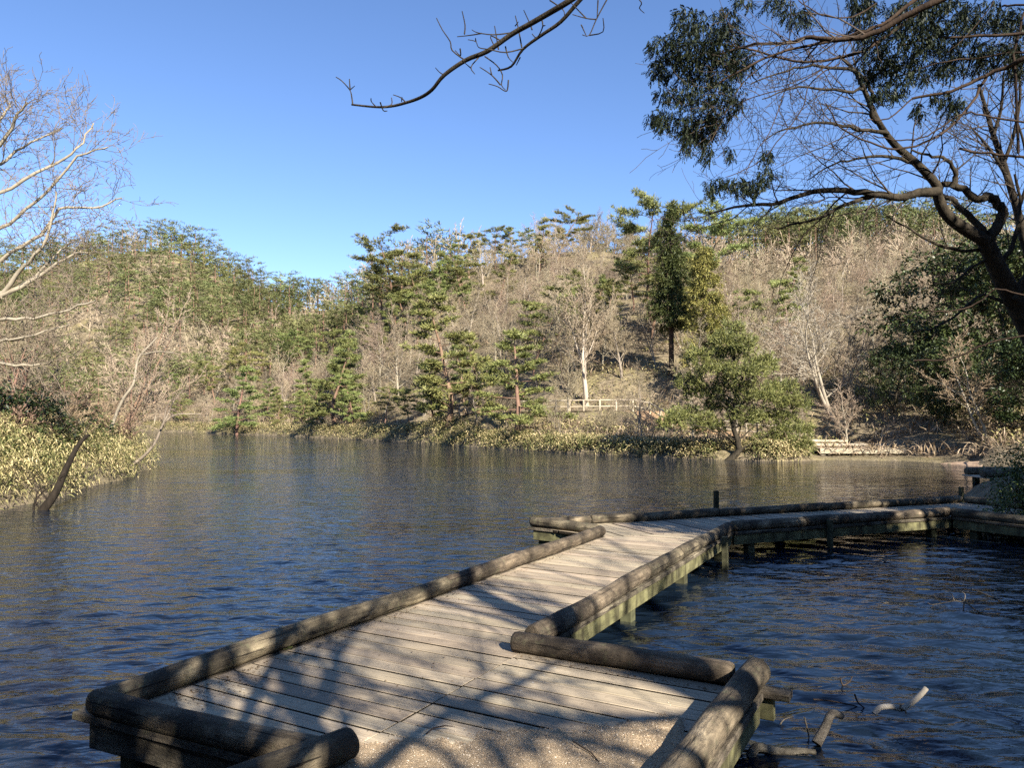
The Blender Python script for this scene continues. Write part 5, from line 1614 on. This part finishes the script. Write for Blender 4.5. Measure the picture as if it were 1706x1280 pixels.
for px, Y, sc, lab in ((20, 21.5, 0.75, 'green leafy shrub at the left edge above the bamboo grass'), (95, 25.5, 0.7, 'green leafy shrub between the reddish bushes on the left bank')):
    plant('evergreen_bush', EV, base_at(px, Y), sc, px, lab, 'bush', None, sc * 1.4)
def lone(name, label, cat, paths, mat, twig_mat, nt=6, L=0.5, lvl=1, f0=0.4):
    o0 = at_y(*paths[0][0][0], paths[0][1])
    t = thing(name, label, cat, o0)
    big, fine = Tubes(), Tubes()
    for i, (pts, y0, y1, w0, w1) in enumerate(paths):
        l_ = limb(big, pts, y0, y1, w0, w1, o0, 7)
        if nt:
            sprout(big, fine, *l_, nt, L, lvl, rg, f0)
    obj('trunk', big.mesh('trunk', mat), t)
    if nt:
        obj('crown', fine.mesh('crown', twig_mat), t)
    return t
lone('leaning_tree', 'thin pale crooked tree leaning out over the left bank', 'tree', [([(172, 772), (178, 745), (190, 700), (205, 665), (222, 640), (228, 605), (234, 592), (250, 575), (262, 562)], 26.5, 26.5, 6, 2.8), ([(234, 592), (262, 586), (290, 588)], 26.5, 26.2, 3, 1.5), ([(228, 632), (238, 626)], 26.5, 26.4, 3, 2)], M['bark_ash'], M['twig_ash'], 9, 0.9)
lone('leaning_tree', 'bare branch arching low over the water at the tip of the left bank', 'tree', [([(172, 800), (190, 790), (215, 778), (240, 760), (258, 738), (268, 715), (275, 702)], 27, 26.4, 7, 3.5), ([(268, 715), (280, 690), (290, 668), (305, 650)], 26.4, 26.2, 3.5, 1.2), ([(270, 708), (290, 692), (315, 690), (335, 690)], 26.4, 26.6, 3, 1.2), ([(272, 706), (278, 680), (289, 662)], 26.4, 26.0, 3, 1.2)], M['bark_ash'], M['twig_ash'], 8, 0.7)
lone('tree_snag', 'dark dead leaning snag rising from the water at the left bank', 'snag', [([(58, 866), (72, 850), (92, 822), (104, 795), (118, 765), (132, 740), (148, 724)], 16.4, 16.8, 17, 5), ([(58, 868), (56, 845), (62, 830), (78, 815)], 16.3, 16.5, 4, 2), ([(70, 850), (60, 838), (64, 818), (82, 808)], 16.4, 16.5, 3, 1.5), ([(84, 838), (70, 820), (66, 806)], 16.5, 16.4, 3, 1.2)], M['snag'], M['twig_dark'], 5, 0.35, 2, 0.1)

# ------------------------------------------------------------------ driftwood and twigs in the shallows
def wood(name, label, cat, paths, mat, sides=9):
    o0 = at_y(*paths[0][0][0], paths[0][1])
    big = Tubes()
    for pts, y0, y1, w0, w1 in paths:
        limb(big, pts, y0, y1, w0, w1, o0, sides, 5, 0.0)
    V, Fq = big.arrays()
    o = obj(name, mesh_np(name, V, [Fq], mat, True), None, o0)
    return tag(o, label, cat)
def yz(px, py, z=0.0):
    return at_z(px, py, z).y
ya = yz(1470, 1213)
wood('driftwood', 'pale antler shaped driftwood curving up out of the water', 'driftwood', [([(1456, 1190), (1466, 1180), (1485, 1178), (1502, 1182), (1518, 1172), (1532, 1160), (1543, 1147)], ya, ya + 0.05, 9, 9), ([(1500, 1178), (1508, 1184), (1510, 1192)], ya, ya, 7, 2)], M['antler'])
wood('driftwood', 'grey half sunken driftwood beside the boardwalk landing', 'driftwood', [([(1250, 1262), (1262, 1246), (1290, 1252), (1316, 1254), (1330, 1252), (1358, 1254)], yz(1290, 1262), yz(1290, 1262) + 0.02, 16, 9)], M['driftwood'])
wood('driftwood', 'broken branch stub slanting out of the water below the antler driftwood', 'driftwood', [([(1360, 1240), (1374, 1214), (1386, 1190), (1402, 1194)], yz(1360, 1246), yz(1360, 1246) + 0.1, 17, 11), ([(1382, 1200), (1384, 1188)], yz(1360, 1246) + 0.08, yz(1360, 1246) + 0.08, 4, 2)], M['driftwood'])
for i, (pts, lab) in enumerate(([[(1300, 1208), (1306, 1200), (1322, 1194)], 'short pale twig poking out beside the landing'], [[(1340, 1196), (1344, 1212), (1348, 1230)], 'thin upright twig between the driftwood pieces'], [[(1355, 1166), (1380, 1168), (1412, 1174), (1428, 1178)], 'long thin twig lying flat left of the antler driftwood'],
                                [[(1400, 1130), (1404, 1142), (1414, 1138), (1420, 1128)], 'forked black twig standing above the antler driftwood'], [[(1424, 1158), (1430, 1172), (1440, 1180)], 'small bent twig beside the antler driftwood'])):
    y0 = yz(pts[0][0], max(p[1] for p in pts) + 2)
    wood('twig', lab, 'twig', [(pts, y0, y0 + 0.03, 3.2, 2.0)], M['twig_dark'] if i in (2, 3, 4) else M['driftwood'], 5)
y0 = yz(1235, 1215)
wood('root_strands', 'dark root strands hanging off the landing corner', 'roots', [([(1246, 1140), (1256, 1146), (1264, 1160), (1266, 1178), (1270, 1190)], y0, y0 - 0.05, 3.5, 2), ([(1256, 1146), (1252, 1156), (1262, 1170)], y0, y0, 3, 2), ([(1266, 1178), (1260, 1186), (1272, 1192)], y0, y0, 3, 1.5)], M['twig_dark'], 5)
# fallen branch with a twiggy end in the water at the right
y0 = yz(1600, 1012)
t = wood('fallen_branch', 'fallen twiggy branch lying in the water near the right edge', 'branch', [([(1760, 1030), (1706, 1009), (1672, 1004), (1640, 990), (1618, 982)], y0, y0, 4, 2.5), ([(1640, 990), (1600, 986), (1572, 980)], y0, y0 + 0.1, 2.5, 1.2), ([(1612, 1006), (1590, 1002), (1556, 1008), (1545, 1005)], y0 - 0.15, y0 - 0.1, 2.6, 1.2), ([(1612, 1006), (1630, 1020), (1640, 1018)], y0 - 0.15, y0 - 0.2, 2.4, 1.2),
    ([(1606, 1006), (1605, 1020), (1604, 1028)], y0 - 0.15, y0 - 0.2, 2.4, 1.4), ([(1590, 1002), (1585, 990), (1575, 985)], y0 - 0.1, y0, 1.8, 1.0), ([(1570, 1006), (1562, 1000), (1556, 992)], y0 - 0.1, y0, 1.8, 1.0), ([(1605, 1004), (1608, 992), (1600, 985)], y0 - 0.15, y0, 1.8, 1.0), ([(1556, 1008), (1552, 1014)], y0 - 0.1, y0 - 0.1, 1.6, 1.0)], M['driftwood'], 5)
# twigs on the sand
def ground_twig(pts, lab):
    P = [at_z(x, y, DECK + 0.03) for x, y in pts]
    tb = Tubes(); tb.add([q - P[0] for q in P], [0.004] * (len(P) - 1) + [0.002], 5)
    o = obj('twig', tb.mesh('twig', M['twig_dark']), None, P[0]); tag(o, lab, 'twig')
ground_twig([(955, 1236), (968, 1244), (985, 1255), (1000, 1273)], 'dark curved twig lying on the sand of the landing')
ground_twig([(710, 1224), (722, 1214), (740, 1210), (755, 1211)], 'thin twig at the edge of the sand on the planks')
